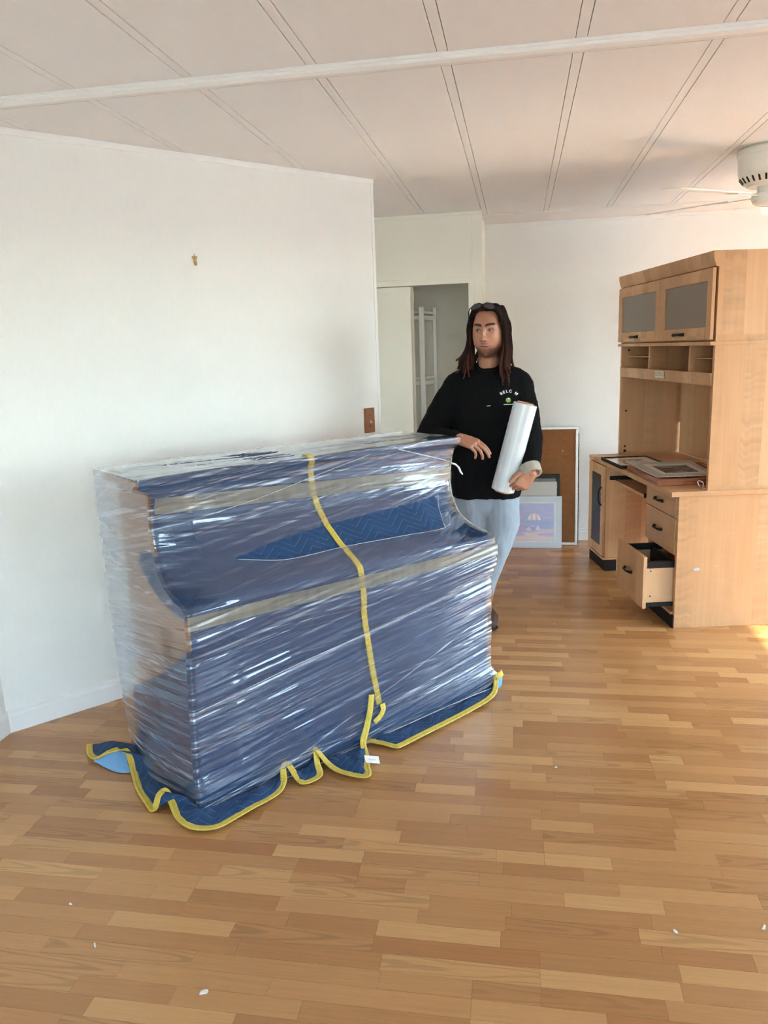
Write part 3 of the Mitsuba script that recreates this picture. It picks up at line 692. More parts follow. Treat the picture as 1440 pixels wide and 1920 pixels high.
# floor hem: between the foot of the piano and the hem line
inner = spline([(.006, .60), (.002, .50), (.000, .38), (-.002, .25), (-.002, .12), (-.002, .03), (.006, .004), (.04, .004), (.12, .004), (.22, .004), (.31, .004), (.345, .004), (.40, .004), (.47, .004), (.52, .004), (.60, .004), (.72, .004)], 230)
outer_k = [(-.150, .735, .012), (-.172, .655, .014), (-.166, .600, .016), (-.135, .565, .040), (-.105, .535, .055), (-.072, .508, .040), (-.088, .405, .014), (-.116, .280, .012), (-.129, .150, .012), (-.127, .110, .012), (-.100, .125, .050), (-.075, .128, .052), (-.070, .095, .030), (-.081, .012, .013), (-.074, -.060, .012), (-.045, -.104, .012), (-.002, -.126, .012), (.06, -.118, .012), (.130, -.105, .012), (.245, -.086, .012), (.300, -.045, .020), (.325, -.006, .045), (.348, .000, .050), (.352, -.06, .018), (.362, -.094, .012), (.428, -.088, .012), (.452, -.040, .030), (.470, -.002, .060), (.476, -.005, .060), (.490, -.06, .022), (.505, -.124, .012), (.556, -.208, .012), (.600, -.150, .012), (.700, -.010, .030)]
outer = spline(outer_k, 230)
tt = np.linspace(0, 1, 16)
Gf = np.zeros((230, 16, 3))
for j, q in enumerate(tt):
    z = outer[:, 2]*q + .010*(1-q) + .026*np.sin(np.pi*q)*meshkit.fbm(np.stack([np.arange(230)*.14, np.full(230, q*2), np.zeros(230)], 1), 3, 8)
    Gf[:, j] = np.stack([inner[:, 0]*(1-q)+outer[:, 0]*q, inner[:, 1]*(1-q)+outer[:, 1]*q, z], 1)
UVf = np.stack([np.repeat(np.linspace(0, 1.8, 230)[:, None], 16, 1), np.linalg.norm(Gf[..., :2]-Gf[:, :1, :2], axis=-1)+.1], -1)
Gf[..., 2] += .003*np.sqrt(np.clip(zigzag(UVf[..., 0], UVf[..., 1])*2, 0, 1))
# upper flap over the side of the arm
va = np.linspace(-.004, .43, 60); Ga = np.zeros((60, 24, 3))
for i, v_ in enumerate(va):
    zt_ = np.interp(v_, [-.01, .0, .02, .085, .17, .235, .265, .30, .43], [.730, .732, .740, .752, .776, .822, .862, .872, .850]); zb_ = np.interp(v_, [-.01, .0, .10, .22, .32, .43], [.690, .690, .695, .715, .745, .800])
    z = zt_+(zb_-zt_)*np.linspace(0, 1, 24)
    Ga[i] = np.stack([left_u(z)+.008-.006*(meshkit.fbm(np.stack([z*0+v_*8, z*9, z*0], 1), 3, 14)-.4), np.full(24, v_), z], 1)
UVa = np.stack([Ga[..., 1]+.9, Ga[..., 2]+.1], -1)
add(t1+'__side_flap', pn(grid_mesh(Ga)), 'blanket_shadowed' if False else 'blanket_blue', smooth=True, uv=UVa.reshape(-1, 2))
ml = [grid_mesh(GL), grid_mesh(Gs), grid_mesh(Gf)]
add(t1+'__cloth', pn(cat(*ml)), 'blanket_blue', smooth=True, uv=np.vstack([UL.reshape(-1, 2), UVs.reshape(-1, 2), UVf.reshape(-1, 2)]))
# right blanket's hem on the floor
inR = np.stack([np.linspace(.745, 1.452, 110), np.full(110, .006)], 1)
outR = spline([(.742, .010, .02), (.752, -.050, .012), (.776, -.112, .012), (.86, -.113, .012), (1.034, -.100, .012), (1.20, -.085, .012), (1.335, -.066, .014), (1.405, -.040, .02), (1.446, -.012, .055)], 110)
Gr = np.zeros((110, 12, 3))
for j, q in enumerate(np.linspace(0, 1, 12)):
    z = outR[:, 2]*q + .010*(1-q) + .016*np.sin(np.pi*q)*meshkit.noise(np.stack([np.arange(110)*.14, np.full(110, q*2), np.zeros(110)], 1), 18)
    Gr[:, j] = np.stack([inR[:, 0]*(1-q)+outR[:, 0]*q, inR[:, 1]*(1-q)+outR[:, 1]*q, z], 1)
UVr = np.stack([Gr[..., 0], -Gr[..., 1]+.05], -1)
Gr[..., 2] += .003*np.sqrt(np.clip(zigzag(UVr[..., 0], UVr[..., 1])*2, 0, 1))
add(t2+'__hem', pn(grid_mesh(Gr)), 'blanket_blue', smooth=True, uv=UVr.reshape(-1, 2))

def ribbon(path, half, thick, nrm):
    """A flat padded strip along path; nrm: the outward direction per point."""
    P = np.asarray(path, float); N = np.asarray(nrm, float); N /= np.linalg.norm(N, axis=1, keepdims=True)
    t_ = np.gradient(P, axis=0); t_ /= np.maximum(np.linalg.norm(t_, axis=1, keepdims=True), 1e-9)
    N = N - t_*(N*t_).sum(1, keepdims=True); N /= np.maximum(np.linalg.norm(N, axis=1, keepdims=True), 1e-9)
    B = np.cross(t_, N)
    sec = [(-1, 0), (-.92, .75), (-.5, 1), (-.06, .9), (0, .55), (.06, .9), (.5, 1), (.92, .75), (1, 0), (.9, -.4), (-.9, -.4)]
    G = np.stack([P + half*a*B + thick*b*N for a, b in sec + sec[:1]], 1)
    L = np.concatenate([[0], np.cumsum(np.linalg.norm(np.diff(P, axis=0), axis=1))])
    uv = np.stack([np.repeat(L[:, None], len(sec)+1, 1), np.repeat(np.linspace(0, 1, len(sec)+1)[None], len(P), 0)], -1)
    m = grid_mesh(G)
    return m, uv.reshape(-1, 2)
def add_ribbon(key, path, half, thick, nrm, pf=True):
    m, uv = ribbon(path, half, thick, nrm)
    add(key, pn(m), 'binding_yellow', smooth=True, uv=uv)
# binding of the floor hem (stands on its edge where the cloth lifts)
op = spline(outer_k[:-1] + [(.590, -.165, .014)], 420)
nr = np.stack([np.zeros(420), np.zeros(420), np.ones(420)], 1)
ctr = np.array([.3, .3])
outdir = op[:, :2]-ctr; outdir /= np.linalg.norm(outdir, axis=1, keepdims=True)
lift = np.clip((op[:, 2]-.014)/.04, 0, 1)[:, None]
nr[:, :2] += 1.3*lift*outdir
add_ribbon(t1+'__binding', op + np.array([0, 0, .003]), .0125, .0035, nr)
# binding up the middle: from the hem's corner to the lid
zz = np.concatenate([np.linspace(.149, 1.10, 150), np.linspace(1.105, 1.142, 8)])
mid = np.stack([strip_u(zz), front_v(zz, strip_u(zz))+.004, zz], 1)
top_s = np.stack([np.linspace(.670, .666, 8), np.linspace(.235, .27, 8), np.full(8, 1.156)], 1)
mid = np.concatenate([mid, top_s])
k_ = len(mid)
g_ = np.gradient(mid, axis=0); nn = np.cross(g_, [1.0, 0, 0]); nn *= -np.sign(nn[60, 1])
nn = np.where(np.linalg.norm(nn, axis=1, keepdims=True) > 1e-9, nn, [0, -1, 0])
add_ribbon(t1+'__binding_001', mid, .0135, .0030, nn)
low = spline([(.735, -.018, .215), (.722, -.020, .150), (.700, -.022, .085), (.668, -.040, .040), (.632, -.105, .018), (.558, -.208, .014)], 60)
nl = np.stack([np.zeros(60), -np.linspace(1, .15, 60), np.linspace(.05, 1, 60)], 1)
add_ribbon(t1+'__binding_002', low, .0135, .0032, nl)
kink = spline([(.790, -.012, .156), (.788, -.020, .135), (.770, -.022, .112), (.742, -.020, .095)], 20)
add_ribbon(t1+'__binding_003', kink, .0125, .003, np.tile([0, -1.0, 0], (20, 1)))
# cloth under the corner that lies on the floor
cn_ = np.array([[(.47, .004, .012), (.60, .004, .03), (.705, -.004, .09)], [(.49, -.06, .02), (.59, -.07, .018), (.665, -.045, .04)], [(.505, -.124, .012), (.56, -.15, .012), (.62, -.12, .016)], [(.530, -.17, .012), (.553, -.195, .012), (.575, -.18, .013)]])
# white care tag
tg = pn(cat(rbox(0, .052, -.001, .001, 0, .030, 0)))
Mt = np.eye(4); a_ = math.radians(-20)
Mt[:3, 0] = (math.cos(a_), -.25, math.sin(a_)); Mt[:3, 0] /= np.linalg.norm(Mt[:3, 0]); Mt[:3, 1] = np.cross((0, -.5, .87), Mt[:3, 0]); Mt[:3, 1] /= np.linalg.norm(Mt[:3, 1]); Mt[:3, 2] = np.cross(Mt[:3, 0], Mt[:3, 1]); Mt[:3, 3] = (.610, -.128, .030)
add(t1+'__care_tag', pn(moved(rbox(0, .062, -.016, .016, -.0006, .0006, 0), Mt)), 'paper_white'); tag(t1+'__care_tag', 'white care tag sewn into the hem')
ink = cat(*[moved(trimesh.creation.box(bounds=[[.012+.0045*i, -.004, .0006], [.015+.0045*i, .003 if i % 3 else .0005, .0009]]), Mt) for i in range(8)])
add(t1+'__care_tag__print', pn(ink), 'grey_mark')
# light blue underside showing where the hem folds over
lin_o = spline([(-.166, .600, .020), (-.135, .565, .042), (-.105, .535, .056), (-.072, .508, .040)], 40)
lin_i = spline([(-.172, .590, .006), (-.155, .520, .005), (-.128, .455, .004), (-.088, .420, .005)], 40)
Gl = np.stack([lin_o*(1-q)+lin_i*q for q in np.linspace(0, 1, 8)], 1)
Gl[..., 0] -= (.010*np.sin(np.linspace(0, np.pi, 8)))[None]
add(t1+'__lining', pn(grid_mesh(Gl)), 'blanket_light', smooth=True); tag(t1+'__lining', 'light blue underside of a folded hem')
# right hem binding with its folded-up end
opR = spline([(.715, .004, .014), (.735, -.030, .013), (.752, -.062, .013), (.772, -.112, .013), (.80, -.118, .013), (.86, -.113, .013), (1.034, -.100, .013), (1.20, -.085, .013), (1.335, -.066, .015), (1.405, -.042, .022), (1.444, -.014, .050), (1.452, -.010, .075)], 240)
nR = np.stack([np.zeros(240), -.25-.9*np.clip((opR[:, 2]-.014)/.05, 0, 1), np.ones(240)], 1)
add_ribbon(t2+'__binding', opR+np.array([0, 0, .003]), .0120, .0035, nR)
fold = spline([(1.445, -.014, .072), (1.462, -.016, .078), (1.485, -.012, .080), (1.496, .004, .078)], 20)
add_ribbon(t2+'__binding_001', fold, .014, .004, np.tile([0, -1, .3], (20, 1)))
Gd = np.stack([np.stack([fold[:, 0]-.004*q, fold[:, 1]-.004*np.sin(q*3), fold[:, 2]-.052*q-.010], 1) for q in np.linspace(0, 1, 6)], 1)
add(t2+'__lining', pn(grid_mesh(Gd)), 'blanket_light', smooth=True); tag(t2+'__lining', 'light blue underside of the turned-up corner')
# --- stretch film: one long wrinkled sheet around the piano
def film_weight(p, n, uv):
    """How much of the sheet is milky: overlapping stretched bands, streaks along the pull."""
    s, z = uv.x, uv.y
    l1 = z - .13*s; l2 = z + .045*s; l3 = z - .30*s
    st = noise(s*1.6, l1*95)*.45 + noise(s*2.6 + 9, l1*230)*.35 + noise(s*2.0, l2*150)*.30
    streak = smoothstep(.57, .84, st)
    bands = (noise(3.3, l1*7.5) + noise(8.1, l2*6.0) + .7*noise(5.0, l3*5.0))/2.7
    low = smoothstep(.36, .62, bands)
    cut = smoothstep(.012, .0, dr.abs(l1 - .365))*.25 + smoothstep(.005, .0, dr.abs(l3 + .05))*.35
    side = smoothstep(3.5, 3.6, s)*smoothstep(3.88, 3.66, s)*(.08 + .22*noise(s*9, z*7))*smoothstep(.15, .5, z)
    return dr.clip(.018 + .065*low + .46*streak*(.25+.75*low) + cut + side, 0, .62)
film_bump = lambda p, n, uv: noise(uv.x*6, (uv.y-.13*uv.x)*260)*.6 + noise(uv.x*9, (uv.y+.045*uv.x)*340)*.4
FILM = {'type': 'blendbsdf', 'weight': proc(film_weight),
        'a': {'type': 'thindielectric', 'int_ior': 1.6},
        'b': {'type': 'twosided', 'b': {'type': 'blendbsdf', 'weight': .66,
              'a': {'type': 'principled', 'base_color': {'type': 'rgb', 'value': [.40, .46, .60]}, 'roughness': .3, 'specular': .8},
              'b': {'type': 'bumpmap', 'arbitrary': proc(film_bump, 1.2e-3), 'scale': .0024,
                    'b': {'type': 'roughconductor', 'alpha': .14, 'specular_reflectance': {'type': 'rgb', 'value': [.74, .81, .92]}}}}}}  # bluish reflectance puts the blue of the sky into the highlights
scene['stretch_film'] = FILM
def corner_path(z):
    """Closed outline of the film at height z, in (u, v), from the front left corner along the front."""
    uL, uR = left_u(z)-.006, right_u(z)
    return uL, uR
NF, NS, NB = 190, 74, 40
zs = np.concatenate([np.linspace(.004, .72, 300), np.linspace(.7225, 1.152, 185)])
fr_ = np.linspace(0, 1, NF); sd_ = np.linspace(0, 1, NS); bk_ = np.linspace(0, 1, NB)
cols = NF+NS+NB+NS
G = np.zeros((len(zs), cols, 3)); S = np.zeros((len(zs), cols)); Nn = np.zeros((len(zs), cols, 3))
for i, z in enumerate(zs):
    uL, uR = left_u(z)-.007, right_u(z)
    # bottom corner flares where the film is pulled over the floor hem
    u = uL + (uR-uL)*(fr_ - .012*np.sin(2*np.pi*fr_)*0)
    v = front_v(z, u) - .012
    e = .022
    du0, du1 = np.clip((u-uL)/e, 0, 1), np.clip((uR-u)/e, 0, 1)
    v = v + e*.6*((1-np.sqrt(1-(1-du0)**2))+(1-np.sqrt(1-(1-du1)**2)))
    a = np.stack([u, v], 1)
    vR0, vL0 = v[-1], v[0]
    vb = .632
    b = np.stack([uR + 0*sd_, vR0+(vb-vR0)*sd_], 1)
    uBL = np.interp(z, [0, .25, 1.1, 1.15], [-.012, -.03, -.045, -.045])
    c = np.stack([uR+(uBL-uR)*bk_, vb+.004*np.sin(np.pi*bk_)], 1)
    flare = .045*np.exp(-z/.10)*np.sin(np.pi*sd_)
    slack = .004*np.sin(np.pi*sd_)
    d = np.stack([uBL+(uL-uBL)*sd_**1.3 - flare - slack, vb+(vL0-vb)*sd_], 1)
    row = np.concatenate([a, b, c, d]); row = np.concatenate([row, np.full((len(row), 1), z)], 1)
    G[i] = row
    S[i, :NF] = fr_*(W_+.02); S[i, NF:NF+NS] = 1.5+sd_*.6; S[i, NF+NS:NF+NS+NB] = 2.1+bk_*1.5; S[i, NF+NS+NB:] = 3.6+sd_*.62
T1 = np.gradient(G, axis=1); T2 = np.gradient(G, axis=0)
Nn = np.cross(T1, T2); Nn /= np.maximum(np.linalg.norm(Nn, axis=-1, keepdims=True), 1e-9)
zz_ = G[..., 2]
def wrinkle(s, z):
    l1, l2, l3 = z-.13*s, z+.045*s, z-.24*s
    q = lambda x, y, sd: meshkit.noise(np.stack([x, y, np.zeros_like(x)], -1), sd)-.5
    amp = .35+1.3*meshkit.fbm(np.stack([s*1.7, z*3.2, s*0], -1), 2, 3)
    up = np.clip((z-.70)/.1, 0, 1)
    a1 = q(s*1.5, l1*78, 1)*.0058 + q(s*2.4, l1*160, 2)*.0012
    a2 = q(s*1.8, l2*70, 4)*.0034 + q(s*2.8, l2*150, 5)*.0012
    w = a1*(1-up*.7) + a2*(.25+.75*up) + q(s*2.2, l3*95, 7)*.0010
    return w*amp + q(s*5, z*6, 9)*.0035
wr = wrinkle(S, zz_)
G2 = G + Nn*wr[..., None]
# the window left between two turns of the film above the keyboard
fidx = np.arange(cols)[None, :].repeat(len(zs)-1, 0); uu = G[:-1, :, 0]; zzz = G[:-1, :, 2]
up_e = np.interp(uu, [.25, .45, .71, 1.0, 1.29, 1.31], [.836, .862, .880, .893, .903, .893]); lo_e = np.interp(uu, [.25, .45, .71, 1.0, 1.24, 1.30], [.834, .806, .806, .800, .792, .86])
hole = (fidx < NF) & (uu > .26) & (uu < 1.30) & (zzz > lo_e) & (zzz < up_e)
mesh = grid_mesh(G2)
q = np.arange(len(zs)*cols).reshape(len(zs), cols)
keep = ~hole[:, :-1].ravel()
nq = keep.size
mesh.update_faces(np.concatenate([keep, keep]))
uv_f = np.stack([S.ravel(), zz_.ravel()], 1)
# sheet over the lid
NU, NV = 170, 60
gu, gv = np.meshgrid(np.linspace(0, 1, NU), np.linspace(0, 1, NV), indexing='ij')
uLt, uRt = left_u(1.152)-.007, right_u(1.152)
vf = front_v(1.152, uLt+(uRt-uLt)*gu)-.011
Xt = (uLt+(uRt-uLt)*gu)*(1-gv)+(-.045+(uRt+.045)*gu)*gv; Yt = vf+(.632-vf)*gv
def rid(x, y, sd): return meshkit.noise(np.stack([x, y, np.zeros_like(x)], -1), sd)-.5
Zt = 1.154 + .006*rid(gu*5, (gv+.15*gu)*9, 21) + .003*rid(gu*9, (gv+.25*gu)*24, 22) - .004*np.sin(np.pi*gv)
Zt[:, 0] = 1.152; Zt[:, -1] = 1.152; Zt[0] = 1.152; Zt[-1] = 1.152
mt = grid_mesh(np.stack([Xt, Yt, Zt], -1))
uv_t = np.stack([gu.ravel()*1.5, (gv.ravel()*.4+.55)], 1)
t = 'stretch_wrap'; tag(t, 'clear wrinkled stretch wrap wound all around the blanketed piano', 'plastic wrap')
full = cat(mesh, mt)
add(t+'__film', pn(trimesh.Trimesh(full.vertices, full.faces, process=False)), 'stretch_film', smooth=True, uv=np.vstack([uv_f, uv_t]))
# gathered edges of the film: ropes and a twisted tail
scene['film_rope'] = {'type': 'blendbsdf', 'weight': .42, 'a': {'type': 'thindielectric', 'int_ior': 1.5}, 'b': {'type': 'twosided', 'b': {'type': 'principled', 'base_color': {'type': 'rgb', 'value': [.62, .65, .70]}, 'roughness': .2, 'specular': .9}}}
mat('film_tail', (.66, .68, .70), .3, .7)
def rope(key, pts, r, n=60, lab=None, twist=0):
    P = spline(pts, n); rr = r*(.75+.5*meshkit.noise(np.stack([np.arange(n)*.31, np.zeros(n), np.zeros(n)+r*1000], 1), 5))
    add(key, pn(tube(P, rr, 6)), 'film_tail' if key.endswith('tail') else 'film_rope', smooth=True)
def on_front(u, z, out=.010): return (u, float(front_v(np.array(z), np.array(u)))-out-.005, z)
rope(t+'__rope', [on_front(.27, .835), on_front(.45, .806), on_front(.71, .806), on_front(1.0, .800), on_front(1.24, .792), on_front(1.36, .82)], .0011)
rope(t+'__rope_001', [on_front(.02, .372, .008), on_front(.4, .43, .008), on_front(.75, .468, .008), on_front(1.1, .51, .008), on_front(1.44, .557, .008)], .0016)
rope(t+'__rope_002', [on_front(.25, .99), on_front(.45, 1.02, .014), on_front(.70, 1.072, .014), on_front(.95, 1.13, .012)], .0013)
rope(t+'__rope_003', [on_front(1.24, .792), on_front(1.30, .86), on_front(1.34, .92)], .0012)
rope(t+'__rope_004', [(1.452, .258, 1.09), (1.458, .285, 1.0), (1.458, .29, .95), (1.458, .27, .87), (1.458, .22, .80), (1.458, .15, .765), (1.458, .05, .742)], .0035)
rope(t+'__rope_005', [on_front(1.10, 1.135, .012), on_front(1.28, 1.085, .016), on_front(1.40, 1.05, .016), (1.455, .26, 1.03)], .0022)
rope(t+'__rope_006', [on_front(-.004, .012, .008), on_front(.4, .010, .010), on_front(.8, .020, .010), on_front(1.2, .03, .010), on_front(1.46, .028, .010)], .0018)
rope(t+'__rope_007', [(-.05, .62, .97), (-.03, .5, .925), (-.005, .4, .93), (.015, .30, .965)], .0014)
rope(t+'__rope_008', [(-.045, .64, .90), (-.035, .5, .80), (-.02, .40, .815), (.015, .29, .85)], .0012)
rope(t+'__tail', [(1.456, .27, 1.028), (1.475, .268, 1.022), (1.492, .262, 1.005), (1.500, .258, .985), (1.512, .258, .972)], .0045, 24); tag(t+'__tail', 'white twisted tail of film')
# --- strips of tan packing tape on the film
def tape_w(p, n, uv): return dr.clip(.26 + .25*noise(uv.x*8, uv.y*60) + .1*noise(uv.x*60, uv.y*9), 0, .8)
scene['packing_tape_film'] = {'type': 'blendbsdf', 'weight': proc(tape_w), 'a': {'type': 'thindielectric', 'int_ior': 1.5},
    'b': {'type': 'twosided', 'b': {'type': 'bumpmap', 'arbitrary': proc(film_bump, 1.2e-3), 'scale': .0010, 'b': {'type': 'principled', 'base_color': {'type': 'rgb', 'value': [.30, .27, .20]}, 'roughness': .2, 'specular': .9}}}}
def tape(key, u0, u1, zc0, zc1, h, lab, group=None):
    us = np.linspace(u0, u1, 160); k = np.linspace(-.5, .5, 22)
    zc = np.linspace(zc0, zc1, 160)
    Z = zc[:, None]+h*k[None]; U = np.repeat(us[:, None], 22, 1)
    V = front_v(Z, U)-.0135
    Gt = np.stack([U, V, Z], -1); Gt[..., 1] -= (wrinkle(U, Z)*.8+.001)
    add(key, pn(grid_mesh(Gt)), 'packing_tape_film', smooth=True, uv=np.stack([U.ravel(), Z.ravel()], 1)); tag(key, lab, 'tape')
tape('packing_tape', .003, 1.462, .690, .672, .050, 'tan packing tape strip around the keyboard edge of the wrapped piano')
tape('packing_tape_001', .035, 1.445, 1.045, .985, .058, 'tan packing tape strip across the upper panel of the wrapped piano')
# ---------------------------------------------------------------- the person
def ball(c, r, n=20): return m3d.Manifold.sphere(r, n).translate(tuple(map(float, c)))
def bone(*pr, n=20):
    """Hull of spheres: pairs (centre, radius)."""
    return m3d.Manifold.batch_hull([ball(c, r, n) for c, r in pr])
def chain(pts, n=18):
    return [bone(pts[i], pts[i+1], n=n) for i in range(len(pts)-1)]
def union(ms): return m3d.Manifold.batch_boolean(ms, m3d.OpType.Add)
def tri(m, edge=None, smooth=0):
    if edge: m = m.refine_to_length(edge)
    g = m.to_mesh(); t_ = trimesh.Trimesh(g.vert_properties[:, :3].astype(float), g.tri_verts, process=True)
    if smooth: trimesh.smoothing.filter_taubin(t_, lamb=.5, nu=.52, iterations=smooth)
    return t_
A3 = lambda *v: np.array(v, float)
# joints
neck0, head0 = A3(-.152, 4.075, 1.40), A3(-.152, 4.020, 1.615)
shR, elR, wrR = A3(-.335, 4.10, 1.35), A3(-.462, 4.03, 1.095), A3(-.290, 3.815, 1.106)
shL, elL, wrL = A3(.010, 4.10, 1.355), A3(.052, 4.05, 1.085), A3(.060, 3.858, .928)
hpR, hpL = A3(-.245, 4.11, .89), A3(-.10, 4.11, .89)
knR, knL = A3(-.235, 4.09, .49), A3(-.118, 4.07, .50)
anR, anL = A3(-.285, 4.19, .085), A3(-.205, 4.225, .085)

# ---- head
def head_mesh():
    m = trimesh.creation.icosphere(subdivisions=6)
    d = m.vertices; x, y, z = d[:, 0].copy(), d[:, 1].copy(), d[:, 2].copy()
    sg = lambda t_: 1/(1+np.exp(-t_))
    low = np.clip(-z, 0, 1)
    X = x*.0735*(1-.13*low**2)*(1+.05*np.sin(np.pi*np.clip(low, 0, 1)))*(1+.03*np.clip(z, 0, 1))
    Y = np.where(y > 0, y*.088, y*.100*(1-.25*low**2))
    Z = np.where(z > 0, z*.122, z*.114)
    f = np.clip(y, 0, 1)**.5
    # flatter face, jaw carried forward
    Y = Y + np.where(y > 0, .012*low**1.2*f, 0)
    X = np.sign(X)*np.abs(X)**.93*(.0735**.07)
    g = lambda cx, cz, sx, sz: np.exp(-((X-cx)/sx)**2-((Z-cz)/sz)**2)
    s2 = lambda cx, cz, sx, sz: g(cx, cz, sx, sz)+g(-cx, cz, sx, sz)
    dY = 0
    dY = dY + .0065*s2(.028, .034, .022, .008)
    dY = dY - .0130*s2(.030, .016, .0150, .0100)
    dY = dY + .0035*s2(.031, .0155, .0105, .0060)
    dY = dY + .015*g(0, .006, .0078, .018) + .027*g(0, -.021, .0105, .0120) + .0120*s2(.0140, -.0250, .0070, .0065)
    dY = dY - .004*s2(.008, -.031, .004, .0025)
    dY = dY + .006*g(0, -.046, .022, .012) + .0065*g(0, -.0495, .021, .0042) + .0085*g(0, -.0615, .019, .0055) - .0065*g(0, -.0552, .023, .0020)
    dY = dY - .004*g(0, -.073, .018, .006) + .006*g(0, -.094, .020, .014)
    dY = dY + .004*s2(.048, -.004, .014, .014) - .004*s2(.044, -.042, .014, .018)
    Y = Y + dY*f*(y > 0)
    V = np.stack([X*1.03, Y, Z*1.12], 1)
    return trimesh.Trimesh(V, m.faces, process=False)
hm = head_mesh()
yaw_h, pit_h = math.radians(13), math.radians(-5)
RH = trimesh.transformations.rotation_matrix(math.pi, [0, 0, 1]) @ trimesh.transformations.rotation_matrix(-yaw_h, [0, 0, 1]) @ trimesh.transformations.rotation_matrix(pit_h, [1, 0, 0])
RH[:3, 3] = head0
# local: x = the subject's right after the half turn, so mirror labels below: +x local is image left
RHi = np.linalg.inv(RH)
ears = [trimesh.creation.icosphere(subdivisions=3) for _ in range(2)]
for e_, sgn in zip(ears, (-1, 1)):
    e_.apply_transform(np.diag([.010, .017, .030, 1])); e_.apply_transform(trimesh.transformations.rotation_matrix(sgn*.35, [0, 0, 1])); e_.apply_translation([sgn*.0745, -.006, -.004])
def to_man(t_):
    return m3d.Manifold(m3d.Mesh(np.asarray(t_.vertices, np.float32), np.asarray(t_.faces, np.uint32)))
head_man = union([to_man(moved(hm, RH))]+[to_man(moved(e_, RH)) for e_ in ears])

# ---- hands
def hand(M, curls, spread, thumb, mirror=1):
    """A hand from the wrist at the origin: local x to the fingers, y across the palm (thumb at +y), z out of the back. curls: three joint bends per finger (degrees)."""
    s = mirror
    parts = [bone((A3(0, .014*s, 0), .0215), (A3(0, -.014*s, 0), .020), (A3(.045, .026*s, .002), .0150), (A3(.045, -.026*s, .001), .0135), n=16),
             bone((A3(.045, .026*s, .002), .0150), (A3(.045, -.026*s, .001), .0135), (A3(.088, .030*s, .003), .0118), (A3(.085, .010*s, .005), .0120), (A3(.080, -.012*s, .004), .0112), (A3(.074, -.031*s, .001), .0100), n=16)]
    roots = [A3(.088, .030*s, .003), A3(.090, .010*s, .005), A3(.083, -.012*s, .004), A3(.075, -.031*s, .001)]
    lens = [(.042, .025, .020), (.046, .029, .021), (.042, .027, .020), (.033, .020, .018)]
    rad = [(.0102, .0090, .0082, .0068), (.0104, .0092, .0083, .0070), (.0098, .0087, .0079, .0066), (.0085, .0076, .0070, .0058)]
    for k in range(4):
        p = roots[k]; b = 0.0; P = [(p, rad[k][0])]
        for j in range(3):
            b += math.radians(curls[k][j]); a_ = math.radians(spread[k])*s
            dd = A3(math.cos(b)*math.cos(a_), math.cos(b)*math.sin(a_), -math.sin(b))
            p = p + dd*lens[k][j]; P.append((p, rad[k][j+1]))
        parts += chain(P, 14)
    P = [(A3(.012, .020*s, -.004), .0150)]
    p = P[0][0]
    for (dx, dy, dz), L, r in thumb:
        dd = A3(dx, dy*s, dz); dd /= np.linalg.norm(dd); p = p + dd*L; P.append((p, r))
    parts += chain(P, 14)
    u_ = union(parts)
    t_ = tri(u_, .0035, 4)
    t_.apply_transform(M)
    return t_
def basis(o, x, z):
    x = np.asarray(x, float); x /= np.linalg.norm(x); z = np.asarray(z, float); z = z - x*(x@z); z /= np.linalg.norm(z)
    M = np.eye(4); M[:3, 0], M[:3, 1], M[:3, 2], M[:3, 3] = x, np.cross(z, x), z, o
    return M
# right hand hangs over the piano's end: fingers forward and down, back of the hand up
MR = basis(wrR, (.86, -.22, -.30), (.22, -.50, .84))
hR = hand(MR, ((16, 18, 12), (20, 22, 16), (28, 28, 20), (36, 34, 24)), (-5, -1, 2, 5), (((.62, .55, -.42), .040, .0118), ((.85, .22, -.42), .031, .0100), ((.92, .05, -.35), .025, .0080)), mirror=1)
# left hand closes round the foot of the roll: thumb in front, fingers below and behind
ML = basis(wrL, (-.60, -.16, -.78), (.36, -.92, -.10))
hL = hand(ML, ((52, 62, 40), (56, 64, 40), (58, 64, 42), (60, 64, 42)), (4, 1, -2, -6), (((.62, .62, .10), .040, .0122), ((.90, .30, .10), .032, .0104), ((.97, .10, .02), .027, .0082)), mirror=-1)

# ---- body under the clothes, one surface
body = union(chain([(shR, .046), (elR, .044), (wrR, .026)]) + chain([(shL, .046), (elL, .044), (wrL, .026)]) + chain([(hpR, .090), (knR, .060), (anR, .042)]) + chain([(hpL, .090), (knL, .060), (anL, .042)])
             + [bone((A3(-.245, 4.10, 1.28), .085), (A3(-.08, 4.10, 1.28), .085), (hpR, .09), (hpL, .09)), bone((A3(-.245, 4.10, 1.28), .085), (A3(-.08, 4.10, 1.28), .085), (shR, .042), (shL, .042), (A3(-.152, 4.08, 1.40), .050))]
             + chain([(A3(-.152, 4.085, 1.38), .060), (A3(-.152, 4.055, 1.47), .052), (A3(-.152, 4.045, 1.55), .054)])
             + [bone((anR, .042), (anR+A3(-.01, -.14, -.045), .03)), bone((anL, .042), (anL+A3(.02, -.13, -.045), .03))])
bt = tri(body, .016, 8)
skin = union([to_man(bt), head_man, to_man(hR), to_man(hL)])
sk = tri(skin)
loc = trimesh.transformations.transform_points(sk.vertices, RHi)
X, Yh, Z = loc.T; Z = Z/1.12
near_head = (np.linalg.norm(loc, axis=1) < .17)
base = np.tile([.385, .178, .108], (len(loc), 1))*(.94+.12*meshkit.fbm(sk.vertices*40, 3, 2))[:, None]
def blend(mask, col, k=1.0):
    global base
    w = np.clip(mask, 0, 1)[:, None]*k*near_head[:, None]
    base = base*(1-w) + np.array(col)*w
fr = (Yh > .02)
el = lambda cx, cz, rx, rz: 1-np.clip((((X-cx)/rx)**2+((Z-cz)/rz)**2-.55)/.45, 0, 1)
blend((np.exp(-((Z+.058)/.03)**2) * fr)*.35, (.34, .14, .09))
